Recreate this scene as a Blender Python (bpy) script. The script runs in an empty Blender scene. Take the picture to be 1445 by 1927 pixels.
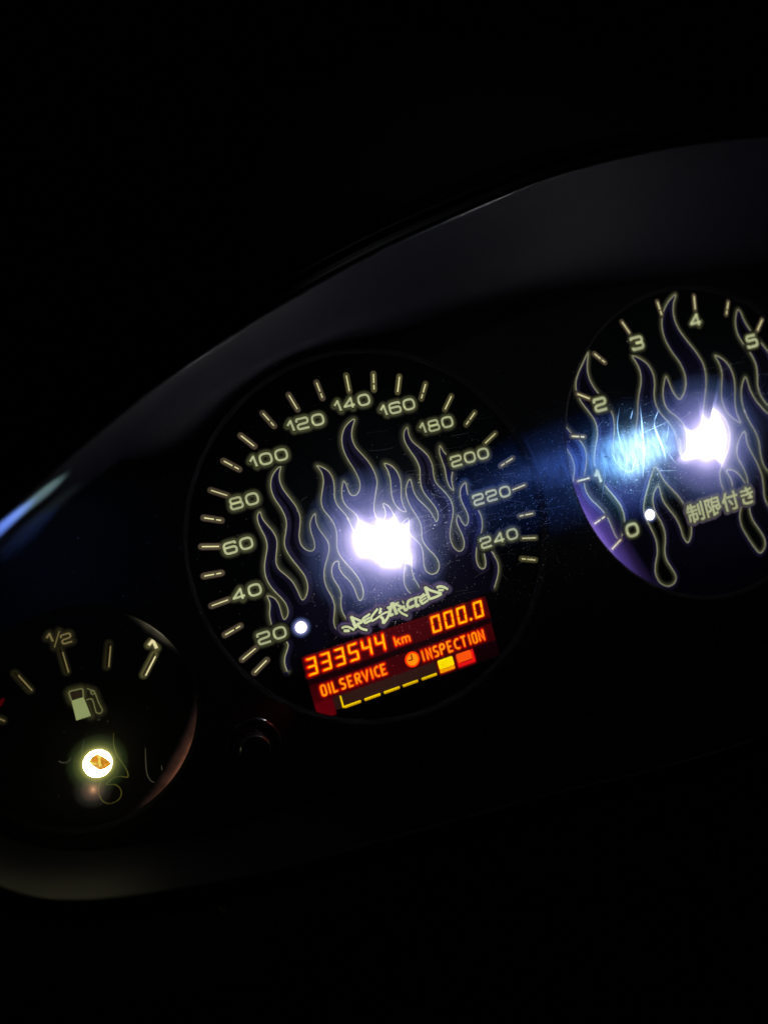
import bpy, math, random
from mathutils import Vector, Matrix

random.seed(7)
MM = 0.001
D = {"main":[[-28.21,-21.23],[-28.43,-19.61],[-27.99,-18.04],[-27.1,-16.96],[-26.2,-15.71],[-26.48,-14.76],[-27.32,-13.86],[-28.37,-12.76],[-28.75,-11.1],[-28.66,-9.24],[-28.64,-7.71],[-27.85,-6.25],[-27.64,-5.12],[-27.87,-3.78],[-26.37,-4.49],[-25.9,-6.18],[-25.9,-7.89],[-26.07,-9.21],[-25.7,-9.95],[-24.75,-9.63],[-24.19,-8.26],[-24.38,-6.48],[-25.12,-4.88],[-26.06,-3.38],[-26.86,-1.42],[-27.16,0.54],[-26.82,2.83],[-25.76,4.91],[-24.71,6.82],[-24.65,8.86],[-25.25,10.91],[-25.48,12.85],[-25.21,14.3],[-24.36,14.67],[-24.38,13.18],[-23.79,11.65],[-22.68,9.79],[-22.27,7.62],[-22.97,5.76],[-23.91,3.64],[-24.16,2.38],[-23.84,0.85],[-22.54,-0.61],[-21.5,-2.38],[-21.06,-4.75],[-20.99,-6.33],[-20.56,-7.02],[-19.54,-6.61],[-18.43,-4.53],[-18.4,-2.11],[-19.46,0.29],[-20.6,2.87],[-21.26,5.13],[-21.13,6.81],[-20.11,8.59],[-19.24,10.58],[-19.17,12.28],[-19.62,14.6],[-20.67,16.94],[-20.74,19.36],[-19.89,21.53],[-18.46,22.94],[-17.16,23.29],[-17.86,22.03],[-18.38,20.44],[-18.22,18.34],[-17.16,15.99],[-16.1,13.63],[-15.86,11.14],[-16.57,9.26],[-17.59,7.13],[-17.75,5.1],[-16.87,3.53],[-15.67,2.83],[-14.65,3.23],[-14.3,4.97],[-14.67,6.99],[-14.48,9.02],[-13.61,10.34],[-12.52,10.97],[-12.96,9.29],[-12.77,7.49],[-11.92,5.51],[-11.3,3.97],[-11.48,2.45],[-12.43,0.63],[-13.84,-1.22],[-14.72,-3.57],[-14.74,-6.01],[-13.93,-8.36],[-13.78,-10.33],[-14.56,-12.18],[-15.37,-14.03],[-15.28,-15.56],[-14.39,-16.8],[-12.75,-17.33],[-11.42,-17.06],[-11.49,-15.8],[-12.34,-13.77],[-12.8,-11.87],[-12.37,-9.89],[-11.52,-8.4],[-11.75,-6.58],[-12.66,-4.54],[-12.63,-2.81],[-11.91,-1.27],[-10.95,-0.68],[-10.37,-1.03],[-10.76,-2.49],[-10.25,-4.22],[-8.97,-6.02],[-8.34,-7.97],[-8.47,-10.05],[-8.0,-11.05],[-7.07,-10.84],[-6.43,-9.27],[-6.58,-6.75],[-7.42,-4.37],[-8.83,-1.77],[-9.71,0.18],[-9.95,1.83],[-9.4,3.77],[-8.82,5.54],[-8.82,7.64],[-9.65,9.75],[-10.59,11.41],[-10.62,13.17],[-9.65,15.34],[-8.47,17.47],[-8.28,19.52],[-8.97,20.85],[-9.1,21.37],[-7.91,20.82],[-6.7,19.45],[-6.17,17.56],[-6.62,15.23],[-7.38,13.33],[-7.28,11.55],[-5.98,9.44],[-5.16,7.27],[-5.7,8.18],[-5.2,6.67],[-5.19,5.06],[-4.7,4.46],[-3.9,5.61],[-2.92,6.83],[-3.24,8.18],[-4.16,9.47],[-5.13,10.61],[-5.59,12.26],[-5.3,14.01],[-4.78,15.48],[-4.09,16.43],[-3.68,15.64],[-3.72,14.28],[-3.59,13.1],[-2.91,12.45],[-1.87,12.52],[-1.0,13.32],[-0.44,14.78],[-0.39,15.68],[-0.82,18.62],[-1.94,21.03],[-2.3,23.94],[-1.88,26.29],[-0.55,28.43],[1.21,29.51],[2.36,29.56],[1.12,27.67],[0.38,25.73],[0.57,23.21],[2.07,21.06],[3.21,18.64],[3.74,16.01],[3.55,13.93],[3.37,13.76],[2.46,11.69],[1.55,9.86],[0.92,8.18],[0.93,6.56],[1.4,5.5],[2.25,5.15],[3.08,5.49],[3.57,6.52],[3.67,7.7],[3.38,8.54],[3.67,8.95],[4.57,8.33],[5.12,7.02],[5.4,5.31],[5.55,3.75],[6.04,2.91],[6.88,3.26],[7.63,3.94],[8.44,4.0],[8.6,3.48],[8.05,2.23],[7.67,0.93],[7.95,-0.2],[9.03,-1.57],[9.81,-2.97],[9.87,-4.4],[9.37,-6.37],[8.97,-7.9],[9.23,-9.39],[10.17,-10.43],[11.62,-10.59],[12.77,-9.51],[13.03,-7.93],[12.44,-6.1],[11.21,-4.32],[10.56,-2.72],[10.36,-1.25],[10.86,0.02],[11.19,1.58],[10.94,3.29],[10.24,5.13],[9.61,7.18],[9.5,9.09],[9.76,10.66],[10.41,11.89],[11.35,12.76],[11.7,12.44],[11.54,10.88],[11.49,9.25],[12.15,7.43],[13.21,5.96],[14.21,4.27],[14.64,2.73],[14.78,1.75],[15.03,1.32],[15.63,1.75],[16.11,3.03],[15.86,4.76],[14.75,6.96],[13.81,8.86],[13.61,10.57],[14.03,12.77],[14.78,14.57],[14.44,16.83],[13.18,19.68],[12.53,22.0],[13.01,24.04],[14.27,24.74],[14.05,23.06],[14.27,21.21],[15.94,19.34],[17.59,17.11],[18.01,14.45],[17.32,12.09],[17.22,10.29],[18.82,8.04],[19.95,5.91],[20.22,3.63],[19.41,1.29],[18.09,-0.54],[17.09,-3.18],[17.21,-5.41],[18.23,-7.29],[19.62,-7.22],[20.59,-5.66],[20.54,-3.43],[19.94,-1.06],[19.83,0.44],[20.65,1.24],[21.18,0.61],[21.02,-0.45],[21.87,-1.6],[23.02,-1.19],[23.4,0.92],[22.8,2.92],[22.39,4.88],[22.84,6.96],[23.71,8.02],[24.81,8.27],[24.46,6.53],[24.5,4.67],[25.29,2.61],[26.36,0.83],[26.53,-1.44],[25.79,-3.82],[24.26,-5.61],[22.82,-7.78],[22.08,-10.29],[22.18,-11.99],[23.05,-13.1],[24.15,-12.76],[24.65,-11.05],[24.49,-9.15],[25.0,-7.44],[25.91,-6.78],[26.25,-8.37],[26.93,-10.43],[27.54,-12.47],[27.2,-14.42],[25.82,-16.61],[24.81,-17.98]],"isl1":[[6.46,17.87],[7.98,17.34],[9.02,15.35],[9.27,13.12],[8.8,11.09],[8.04,9.14],[8.08,7.33],[8.45,5.72],[7.47,5.85],[6.42,7.43],[5.93,9.36],[6.33,11.76],[6.94,13.74],[6.93,15.89]],"isl2":[[21.02,18.5],[21.38,16.8],[22.37,15.52],[23.15,13.49],[22.39,11.85],[21.59,10.6],[21.33,9.02],[21.3,7.45],[20.59,8.11],[20.16,10.24],[20.85,12.99],[20.49,15.09],[20.2,17.17]],"finger":[[6.08,-3.29],[6.9,-4.24],[6.53,-5.77],[5.92,-7.69],[5.79,-9.76],[6.53,-11.87],[7.06,-13.44],[6.46,-14.67],[4.87,-14.18],[3.61,-12.61],[3.15,-10.83],[3.43,-9.05],[4.45,-7.02],[5.3,-4.7]],"tmain":[[49.38,11.93],[53.26,16.32],[55.2,14.89],[55.72,13.03],[57.42,11.46],[58.5,9.26],[58.74,6.87],[57.82,4.4],[56.52,2.42],[55.7,0.31],[55.54,-1.96],[56.18,-4.46],[58.4,-7.01],[59.79,-9.73],[60.14,-12.95],[60.31,-15.34],[61.3,-16.49],[62.68,-15.63],[63.97,-13.64],[64.77,-10.72],[64.38,-7.87],[63.12,-5.37],[61.67,-2.83],[60.86,-0.67],[59.89,1.53],[60.02,3.83],[60.58,5.99],[61.57,8.07],[63.03,10.42],[63.61,12.61],[63.53,14.97],[62.13,17.63],[60.74,20.28],[60.28,23.09],[60.92,25.64],[62.51,27.6],[64.72,29.82],[66.54,31.75],[65.56,29.25],[64.78,27.1],[64.92,24.35],[65.98,21.58],[67.35,19.51],[68.56,16.88],[68.94,14.45],[68.58,11.79],[67.51,9.31],[66.41,6.88],[65.94,3.87],[67.04,0.84],[69.22,-0.91],[71.55,-0.73],[73.09,2.03],[73.48,5.86],[74.04,8.88],[75.46,11.7],[76.28,13.48],[76.83,15.72],[77.92,18.24],[79.58,20.63],[80.29,23.25],[79.9,25.71],[79.05,28.19],[81.43,26.96],[83.15,25.0],[83.96,22.03],[83.41,19.37],[82.25,17.24],[81.88,14.54],[82.57,11.78],[84.4,9.34],[85.52,6.86],[85.62,4.43],[85.12,1.74],[85.43,-0.76],[86.56,-1.73],[87.89,0.23],[88.57,2.89],[89.27,5.14],[89.08,7.61],[87.44,10.02],[85.29,11.93],[84.63,13.89],[84.95,16.62],[85.91,18.8],[87.37,20.79],[87.89,18.35],[88.18,15.47],[89.63,14.01],[91.64,15.07],[92.95,17.6],[93.5,20.31],[92.74,23.7],[90.79,26.94],[89.7,30.78],[90.0,34.32],[91.24,37.28],[93.92,40.15],[96.73,41.22],[95.36,39.27],[94.16,36.29],[94.45,32.61],[96.21,29.02],[98.43,25.3],[99.85,21.74],[99.76,18.5],[98.56,15.11],[96.78,11.44],[95.01,7.8],[94.88,4.57],[96.57,3.75],[98.53,5.32],[98.36,8.22],[99.43,8.98],[101.54,7.05],[102.43,4.37],[102.44,1.08],[100.78,-2.62],[97.81,-5.15],[96.07,-7.57],[95.78,-7.87],[95.28,-11.01],[95.96,-13.86],[97.73,-14.54],[99.05,-12.84],[99.16,-9.99],[98.23,-7.9],[99.92,-7.56],[102.22,-9.76],[103.51,-13.62],[104.47,-11.39],[103.81,-7.9],[102.65,-5.54],[102.9,-3.16],[104.58,-0.69],[107.11,0.96],[106.64,-2.44],[107.66,-5.61],[108.68,-8.78],[109.12,-12.23],[108.62,-15.4],[107.56,-17.62],[108.47,-21.21],[110.33,-24.24],[113.31,-24.65],[114.9,-21.3],[113.74,-16.78],[113.18,-13.69],[111.28,-11.54],[110.35,-9.63],[110.12,-6.65],[111.13,-3.15],[110.81,-0.16],[109.65,2.62],[108.77,5.74],[108.57,9.1],[109.4,12.21],[111.05,14.74],[112.05,15.01],[112.08,11.6],[113.03,8.47],[114.67,5.58],[116.5,3.26],[118.58,0.03],[120.66,1.64],[119.09,3.27],[116.94,5.46],[115.18,8.8],[114.89,11.79],[115.95,14.47],[116.7,17.64],[115.89,20.73],[113.89,24.06],[112.62,27.23],[113.1,30.85],[114.91,33.38],[115.94,32.97],[115.95,30.27],[117.0,27.15],[120.11,22.75],[121.54,19.93],[122.96,15.42],[122.18,9.71]],"tfing":[[74.82,-3.57],[73.26,-5.93],[71.42,-8.61],[70.41,-10.71],[70.16,-13.02],[71.3,-16.51],[71.88,-19.86],[71.4,-22.91],[69.64,-25.17],[68.69,-27.67],[69.25,-30.63],[71.46,-32.5],[74.02,-32.08],[75.19,-30.43],[74.21,-28.13],[73.05,-25.39],[73.22,-23.04],[74.33,-20.97],[75.12,-18.4],[74.84,-15.52],[73.7,-13.21],[73.52,-10.77],[73.99,-8.51],[75.2,-6.85],[76.65,-6.36],[76.66,-8.44],[76.52,-10.4],[77.67,-12.71],[79.28,-15.56],[80.0,-18.58],[79.54,-21.27],[80.79,-22.91],[82.58,-21.74],[83.26,-19.1],[83.44,-15.92],[82.81,-13.33],[81.98,-10.68],[80.37,-8.24],[78.78,-5.81],[78.15,-4.05],[78.07,-2.03],[76.9,-1.33]],"tisl":[[104.03,22.88],[106.57,21.51],[108.03,18.72],[108.37,15.34],[107.45,12.25],[106.25,9.23],[105.93,6.0],[106.53,3.58],[104.04,5.55],[102.48,8.47],[102.47,11.75],[103.71,14.75],[105.18,17.7],[104.82,20.66]],"tdrop":[[102.2,-16.17],[100.31,-17.72],[98.46,-20.1],[98.06,-23.29],[99.42,-26.57],[100.25,-29.5],[101.99,-32.0],[104.54,-31.17],[104.95,-28.57],[103.72,-25.72],[102.22,-22.8],[102.04,-19.85],[103.23,-17.69]],"tleft":[[53.15,10.22],[53.73,9.3],[54.4,7.21],[54.59,4.85],[53.75,2.76],[52.65,1.12],[52.09,2.43]],"f1":[[-66.12,-21.84],[-66.9,-24.14],[-66.92,-26.4],[-66.04,-28.68],[-65.52,-30.66],[-65.94,-31.64],[-67.23,-30.82],[-68.68,-30.66],[-69.72,-31.16],[-70.26,-31.6],[-68.46,-32.04],[-67.73,-33.55],[-68.0,-35.07],[-69.37,-35.92],[-71.25,-35.67],[-72.1,-34.43],[-72.29,-32.42],[-71.49,-30.8],[-69.99,-29.44]],"f2":[[-48.94,-22.95],[-50.84,-24.1],[-52.29,-25.9],[-53.19,-28.22],[-54.23,-30.82],[-54.96,-30.65],[-55.15,-28.82]],"f3":[[-49.29,-23.32],[-50.66,-25.16],[-51.31,-26.92],[-51.28,-28.76]],"f4":[[-61.0,-26.98],[-62.55,-32.61],[-61.85,-34.52],[-60.41,-34.91],[-59.2,-33.9],[-58.91,-31.7]],"f5":[[-71.93,-21.32],[-72.72,-22.63],[-73.28,-24.34]],"f6":[[-77.66,-23.65],[-77.02,-24.47],[-75.9,-24.63],[-75.27,-23.91]],"graf":[[[[[-13.83,-15.79],[-12.95,-15.72],[-12.1,-16.14],[-11.15,-17.13]],0.44],[[[-13.55,-16.51],[-12.22,-16.94]],0.53]],[[[[-10.96,-13.86],[-10.64,-16.87]],0.65],[[[-10.93,-14.13],[-8.98,-15.82],[-10.23,-16.0]],0.44],[[[-10.21,-15.95],[-9.5,-17.24],[-8.22,-18.08]],0.44]],[[[[-8.62,-15.14],[-8.2,-16.49]],0.51],[[[-8.47,-15.18],[-6.58,-14.67]],0.42],[[[-8.2,-15.75],[-6.8,-15.45]],0.36],[[[-8.22,-16.38],[-6.9,-16.16]],0.44]],[[[[-4.5,-14.1],[-5.65,-14.86],[-6.5,-15.55],[-6.69,-16.39]],0.42],[[[-6.71,-16.44],[-5.48,-16.19],[-4.15,-15.76],[-3.08,-15.51],[-2.11,-15.61]],0.36],[[[-3.7,-14.2],[-4.47,-15.34]],0.46]],[[[[-4.4,-16.06],[-4.0,-16.77],[-4.19,-17.83]],0.55],[[[-4.18,-17.78],[-2.93,-16.9],[-2.13,-15.87],[-1.63,-14.53]],0.51],[[[-2.38,-14.61],[-0.91,-14.54]],0.42]],[[[[-0.92,-13.78],[-1.71,-15.36],[-2.12,-16.41],[-1.23,-16.42]],0.55]],[[[[-0.79,-13.71],[-0.5,-16.76]],0.65],[[[-0.78,-14.25],[0.79,-14.21]],0.32],[[[-0.55,-14.22],[1.15,-15.5],[0.03,-15.69]],0.46],[[[0.03,-15.69],[0.8,-16.9],[1.96,-17.92]],0.42]],[[[[1.6,-14.51],[1.9,-14.45]],0.63],[[[1.62,-15.22],[1.68,-16.37],[2.39,-16.27]],0.53]],[[[[4.16,-14.45],[3.15,-14.62],[2.61,-15.31],[2.82,-16.14],[4.21,-16.03]],0.55]],[[[[4.22,-14.42],[5.25,-14.41],[6.35,-14.53],[7.23,-14.05]],0.42],[[[4.98,-14.54],[4.72,-15.44],[4.68,-16.35],[5.41,-16.19]],0.57]],[[[[5.79,-15.07],[6.15,-16.37]],0.55],[[[5.74,-15.05],[7.63,-14.44]],0.38],[[[6.06,-15.53],[7.53,-15.17]],0.3],[[[6.12,-16.31],[7.79,-15.85]],0.42]],[[[[7.89,-12.57],[8.16,-15.75]],0.63],[[[8.0,-12.76],[9.05,-13.9],[11.44,-15.4]],0.51],[[[11.42,-15.45],[10.03,-15.68],[8.06,-15.72]],0.51]],[[[[10.57,-13.61],[11.55,-13.63],[12.45,-14.13],[13.21,-14.91]],0.49],[[[10.82,-14.34],[12.15,-14.75]],0.46]]],"pump":{"body":[[-72.08,-12.65],[-69.68,-12.66],[-69.34,-16.86],[-72.26,-16.86]],"frame":[[-72.08,-12.65],[-72.15,-10.97],[-71.84,-10.66],[-69.67,-10.83],[-69.4,-11.1],[-69.68,-12.66]],"outer":[[-69.68,-12.66],[-69.34,-16.86],[-72.26,-16.86],[-72.08,-12.65]],"hose":[[-69.42,-13.4],[-68.66,-13.43],[-68.25,-13.58],[-68.15,-14.38],[-68.22,-16.5],[-67.7,-16.96],[-67.24,-16.92],[-66.89,-16.49],[-67.22,-14.71],[-67.32,-12.73],[-67.51,-12.03],[-68.16,-11.57],[-68.6,-11.1]],"loop":[[-68.02,-12.0],[-67.41,-12.14],[-67.43,-12.69],[-67.9,-12.73],[-68.14,-12.44]],"chip":[[-70.24,-24.86],[-71.89,-25.76],[-71.16,-27.29],[-70.21,-28.06],[-68.3,-27.67],[-68.85,-26.35]]},"nums":{"140":[2.81,33.44],"120":[-8.99,31.53],"100":[-19.26,25.81],"80":[-27.07,17.93],"60":[-30.97,8.77],"160":[13.24,29.92],"180":[21.43,23.61],"200":[27.57,14.01],"220":[30.48,3.61],"240":[29.39,-6.9],"40":[-31.97,-1.66],"20":[-29.3,-12.46]},"tnums":{"4":[100.67,33.28],"3":[81.33,31.15],"2":[66.06,18.18],"5":[116.88,24.18],"0":[65.65,-15.1],"1":[59.91,0.56]},"sang":{"60":-195.58,"70":155.38,"80":146.47,"90":136.37,"100":126.56,"110":116.38,"120":105.91,"130":95.73,"140":85.33,"150":75.95,"160":66.85,"170":57.35,"180":47.25,"190":37.1,"200":26.71,"210":15.93,"220":5.5,"230":-5.03,"240":-13.72,"250":-21.62,"50":-186.35,"40":-176.76,"30":-166.68,"20":-157.13,"10":-151.37},"tang":{"4":78.38,"3.5":95.13,"3":112.85,"2.5":130.18,"2":146.96,"1.5":162.66,"1":-180.87,"4.5":62.75,"5":45.92,"0.5":-164.13,"0":-152.51},"lip":[[-68.4,24.1],[-62.2,27.7],[-57.6,30.2],[-49.4,34.3],[-39.0,39.6],[-30.0,43.2],[-17.2,48.0],[-2.5,52.8],[7.1,55.5],[16.9,57.9],[29.3,60.2],[38.3,62.7],[54.3,64.7],[65.3,65.4],[76.7,65.8],[88.4,65.7],[103.1,64.7],[120.6,63.6]],"back":[[-76.5,21.8],[-69.9,25.6],[-63.2,28.6],[-55.3,32.2],[-44.9,37.1],[-33.2,42.6],[-21.5,46.5],[-9.7,49.5],[2.3,51.7],[20.1,54.1],[41.5,55.3],[71.8,55.2],[104.4,53.0],[129.6,49.9],[158.2,45.3]],"lipb":[[-83.8,-33.6],[-79.8,-36.5],[-75.2,-39.0],[-70.4,-40.6],[-63.9,-41.9],[-49.9,-45.4],[-24.6,-49.0],[7.4,-52.9],[63.3,-60.3]],"streaks":[[[[63.27,16.37],[62.37,14.58],[61.16,11.87],[60.71,7.99],[60.64,4.01],[59.29,0.35]],0.5],[[[68.75,16.08],[68.14,12.19],[67.32,8.36],[65.92,2.66],[64.16,-1.93]],0.95],[[[71.81,10.7],[71.07,9.46],[71.31,6.77],[71.76,3.6],[71.77,0.55]],1.1],[[[55.91,4.23],[53.39,-1.07],[51.65,-4.57]],0.14],[[[57.59,6.78],[58.37,2.59]],0.35],[[[66.43,14.61],[65.04,12.34]],0.35],[[[66.69,10.13],[66.85,6.05]],0.2],[[[73.46,12.95],[71.26,10.43]],0.35],[[[63.41,5.51],[61.16,2.67],[58.73,-1.5]],0.25],[[[64.43,8.07],[70.79,8.92],[76.99,9.66]],0.12],[[[62.14,6.63],[59.93,0.19]],0.25],[[[63.98,3.56],[61.43,-0.21]],0.35],[[[75.53,9.6],[73.0,4.51]],0.12],[[[56.2,5.94],[53.46,-0.1]],0.1],[[[72.74,2.13],[74.37,-1.14]],0.15],[[[58.58,14.49],[54.62,11.88]],0.08],[[[67.72,-1.05],[74.37,-2.68]],0.08],[[[50.9,5.52],[51.74,3.13]],0.12],[[[66.26,3.38],[67.5,5.89]],0.2],[[[68.93,5.94],[70.0,4.05]],0.2]],"blob":[[-4.57,4.77],[-3.8,5.81],[-2.95,6.72],[-1.48,5.62],[-0.06,4.76],[1.44,5.84],[2.91,5.08],[4.09,4.98],[5.4,5.31],[6.19,2.99],[7.89,2.98],[7.44,1.0],[7.63,-0.46],[7.0,-2.62],[6.65,-5.1],[5.65,-6.44],[4.42,-5.61],[3.44,-6.48],[1.34,-6.2],[-0.79,-5.22],[-1.8,-3.76],[-3.31,-2.39],[-5.4,-1.42],[-6.07,1.18],[-5.66,3.82]],"tblob":[[89.28,5.94],[91.17,5.08],[94.0,6.41],[95.04,8.2],[97.01,6.71],[98.44,7.38],[98.75,9.15],[100.28,7.76],[101.16,4.27],[101.0,0.61],[99.59,-2.32],[97.14,-5.39],[95.68,-3.78],[92.74,-3.84],[90.28,-2.4],[87.5,-2.09],[85.46,-0.96],[87.65,0.7],[89.02,3.58]]}

scene = bpy.context.scene
COL = scene.collection


def W(x, y, z=0.0):
    """cluster coordinates in millimetres (x right, y up, z towards the driver) -> world metres"""
    return Vector((x * MM, -z * MM, y * MM))


# ------------------------------------------------------------------ camera
cam_d = bpy.data.cameras.new('camera')
cam = bpy.data.objects.new('camera', cam_d)
COL.objects.link(cam)
CR = ((0.926953, -0.267737, 0.262822), (0.266967, 0.962903, 0.039338), (-0.263604, 0.0337, 0.964042))
ax = [W(*r) / MM for r in CR]
m = Matrix.Identity(4)
for i in range(3):
    for j in range(3):
        m[j][i] = ax[i][j]
m.translation = W(-40.956, 12.6563, 161.6486)
cam.matrix_world = m
cam_d.sensor_fit = 'VERTICAL'
cam_d.sensor_height = 36.0
cam_d.lens = 36.0 * 1350 / 1927
cam_d.clip_start = 0.005
cam_d.clip_end = 50.0
cam_d.dof.use_dof = True
cam_d.dof.focus_distance = 0.163
cam_d.dof.aperture_fstop = cam_d.lens / 2.8
scene.camera = cam

# ------------------------------------------------------------------ world, view
world = bpy.data.worlds.new('World')
scene.world = world
world.use_nodes = True
bg = world.node_tree.nodes['Background']
bg.inputs[0].default_value = (0.75, 0.85, 1.0, 1)
bg.inputs[1].default_value = 0.0012
scene.view_settings.view_transform = 'Standard'
scene.view_settings.look = 'None'
scene.view_settings.exposure = 0
scene.view_settings.gamma = 1


# ------------------------------------------------------------------ lamps (added spots)
def spot(name, pos, target, power, color, size, blend, rad, scale=(1, 1), roll=0.0):
    d = bpy.data.lights.new(name, 'SPOT')
    d.energy = power
    d.color = color
    d.spot_size = math.radians(size)
    d.spot_blend = blend
    d.shadow_soft_size = rad * MM
    o = bpy.data.objects.new(name, d)
    COL.objects.link(o)
    p, t = W(*pos), W(*target)
    q = (t - p).to_track_quat('-Z', 'Y')
    o.matrix_world = Matrix.Translation(p) @ q.to_matrix().to_4x4() @ Matrix.Rotation(roll, 4, 'Z') @ Matrix.Diagonal((scale[0], scale[1], 1, 1))
    return o


# added spots, source unseen, for the glare on the cover before the rev counter
spot('cyan_glare_fill', (75, 40, 150), (66, 3.6, 12), 2.6, (0.25, 0.62, 1.0), 13, 1.0, 1.0, (1.0, 0.85))
spot('white_glare_fill', (75, 40, 150), (67, 3.6, 12), 1.3, (0.8, 0.95, 1.0), 8.5, 1.0, 1.0)
spot('blue_glare_fill', (75, 35, 150), (62, 5.5, 12), 0.7, (0.07, 0.22, 1.0), 30, 1.0, 1.0, (1.5, 0.36))
# added spots for the cool streak on the left end of the hood wall
spot('side_streak_fill', (-57, 11, 26), (-70.5, 23.5, 24), 0.55, (0.22, 0.40, 1.0), 54, 1.0, 1.0)
spot('green_streak_fill', (-50, 14, 24), (-63.5, 27, 22), 0.24, (0.45, 0.72, 0.55), 44, 1.0, 1.0)


# red spill of the display on the knob beside it
spot('display_spill_lamp', (-24, -26, 9), (-36, -30, 4), 0.0012, (1.0, 0.02, 0.01), 60, 1.0, 1.5)
# added low spot, no known source, for the lower edge of the housing
spot('lower_edge_fill', (-60, -160, 150), (-68, -48, 30), 0.008, (0.8, 0.9, 0.8), 34, 1.0, 3.0)
# added weak spot from above, for the line along the bezel
spot('bezel_line_fill', (60, 260, 330), (54, 66, 34), 0.12, (0.9, 0.95, 1.0), 22, 1.0, 6.0)


# ------------------------------------------------------------------ materials
def srgb(r, g, b):
    f = lambda c: c / 12.92 if c <= 0.04045 else ((c + 0.055) / 1.055) ** 2.4
    return tuple(f(v / 255.0) for v in (r, g, b)) + (1,)


def new_mat(name):
    mt = bpy.data.materials.new(name)
    mt.use_nodes = True
    nt = mt.node_tree
    b = nt.nodes['Principled BSDF']
    return mt, nt, b


def plastic(name, col, rough=0.5, bump=0.0, scale=2000.0, spec=0.5, coat=0.0, dark=0.7):
    mt, nt, b = new_mat(name)
    tc = nt.nodes.new('ShaderNodeTexCoord')
    n = nt.nodes.new('ShaderNodeTexNoise')
    n.inputs['Scale'].default_value = scale
    n.inputs['Detail'].default_value = 4
    nt.links.new(tc.outputs['Object'], n.inputs['Vector'])
    r = nt.nodes.new('ShaderNodeMixRGB')
    r.inputs[1].default_value = tuple(c * dark for c in col[:3]) + (1,)
    r.inputs[2].default_value = col
    nt.links.new(n.outputs['Fac'], r.inputs[0])
    nt.links.new(r.outputs[0], b.inputs['Base Color'])
    b.inputs['Roughness'].default_value = rough
    b.inputs['Specular IOR Level'].default_value = spec
    b.inputs['Coat Weight'].default_value = coat
    b.inputs['Coat Roughness'].default_value = 0.15
    if bump:
        bp = nt.nodes.new('ShaderNodeBump')
        bp.inputs['Strength'].default_value = bump
        bp.inputs['Distance'].default_value = 0.0002
        nt.links.new(n.outputs['Fac'], bp.inputs['Height'])
        nt.links.new(bp.outputs[0], b.inputs['Normal'])
    return mt


def backlit(name, stops, base=(0.01, 0.01, 0.01, 1), strength=1.0, scale=70, var=0.3, rough=0.45, big=0.0):
    """translucent print lit from behind: its emission changes with the distance (mm) stored per vertex"""
    mt, nt, b = new_mat(name)
    at = nt.nodes.new('ShaderNodeAttribute')
    at.attribute_name = 'fade'
    mr = nt.nodes.new('ShaderNodeMapRange')
    mr.inputs['From Max'].default_value = 2.0
    nt.links.new(at.outputs['Fac'], mr.inputs['Value'])
    cr = nt.nodes.new('ShaderNodeValToRGB')
    e = cr.color_ramp.elements
    while len(e) > 1:
        e.remove(e[-1])
    e[0].position = stops[0][0] / 2.0
    e[0].color = stops[0][1]
    for p, c in stops[1:]:
        k = e.new(p / 2.0)
        k.color = c
    nt.links.new(mr.outputs[0], cr.inputs[0])
    tc = nt.nodes.new('ShaderNodeTexCoord')
    n = nt.nodes.new('ShaderNodeTexNoise')
    n.inputs['Scale'].default_value = scale
    nt.links.new(tc.outputs['Object'], n.inputs['Vector'])
    m2 = nt.nodes.new('ShaderNodeMapRange')
    m2.inputs['From Min'].default_value = 0.3
    m2.inputs['From Max'].default_value = 0.7
    m2.inputs['To Min'].default_value = strength * (1 - var)
    m2.inputs['To Max'].default_value = strength * (1 + var)
    nt.links.new(n.outputs['Fac'], m2.inputs['Value'])
    nt.links.new(cr.outputs[0], b.inputs['Emission Color'])
    nt.links.new(m2.outputs[0], b.inputs['Emission Strength'])
    b.inputs['Base Color'].default_value = base
    b.inputs['Roughness'].default_value = rough
    return mt


def glow(name, col, strength=1.0, base=None, scale=75, var=0.2):
    mt, nt, b = new_mat(name)
    tc = nt.nodes.new('ShaderNodeTexCoord')
    n = nt.nodes.new('ShaderNodeTexNoise')
    n.inputs['Scale'].default_value = scale
    nt.links.new(tc.outputs['Object'], n.inputs['Vector'])
    m2 = nt.nodes.new('ShaderNodeMapRange')
    m2.inputs['From Min'].default_value = 0.3
    m2.inputs['From Max'].default_value = 0.7
    m2.inputs['To Min'].default_value = strength * (1 - var)
    m2.inputs['To Max'].default_value = strength * (1 + var)
    nt.links.new(n.outputs['Fac'], m2.inputs['Value'])
    nt.links.new(m2.outputs[0], b.inputs['Emission Strength'])
    b.inputs['Emission Color'].default_value = col
    b.inputs['Base Color'].default_value = base or (0.004, 0.003, 0.003, 1)
    return mt


K = (0, 0, 0, 1)
M = {}
M['housing'] = plastic('black_grained_plastic', (0.008, 0.008, 0.011, 1), 0.5, 0.8, 3500, spec=0.35)
M['wall'] = plastic('soft_black_plastic', (0.0112, 0.0118, 0.019, 1), 0.65, 0.3, 2500, spec=0.12)
_nt = M['wall'].node_tree
_b = _nt.nodes['Principled BSDF']
_src = _b.inputs['Base Color'].links[0].from_socket
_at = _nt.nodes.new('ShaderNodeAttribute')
_at.attribute_name = 'fade'
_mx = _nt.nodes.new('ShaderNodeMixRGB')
_mx.inputs[1].default_value = (0.001, 0.001, 0.001, 1)  # dark tone that paints shade into the lower wall
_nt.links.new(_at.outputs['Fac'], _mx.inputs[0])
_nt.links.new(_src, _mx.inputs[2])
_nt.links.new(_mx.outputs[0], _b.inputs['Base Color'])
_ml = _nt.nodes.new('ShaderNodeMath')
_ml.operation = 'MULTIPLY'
_ml.inputs[1].default_value = 0.12
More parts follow.
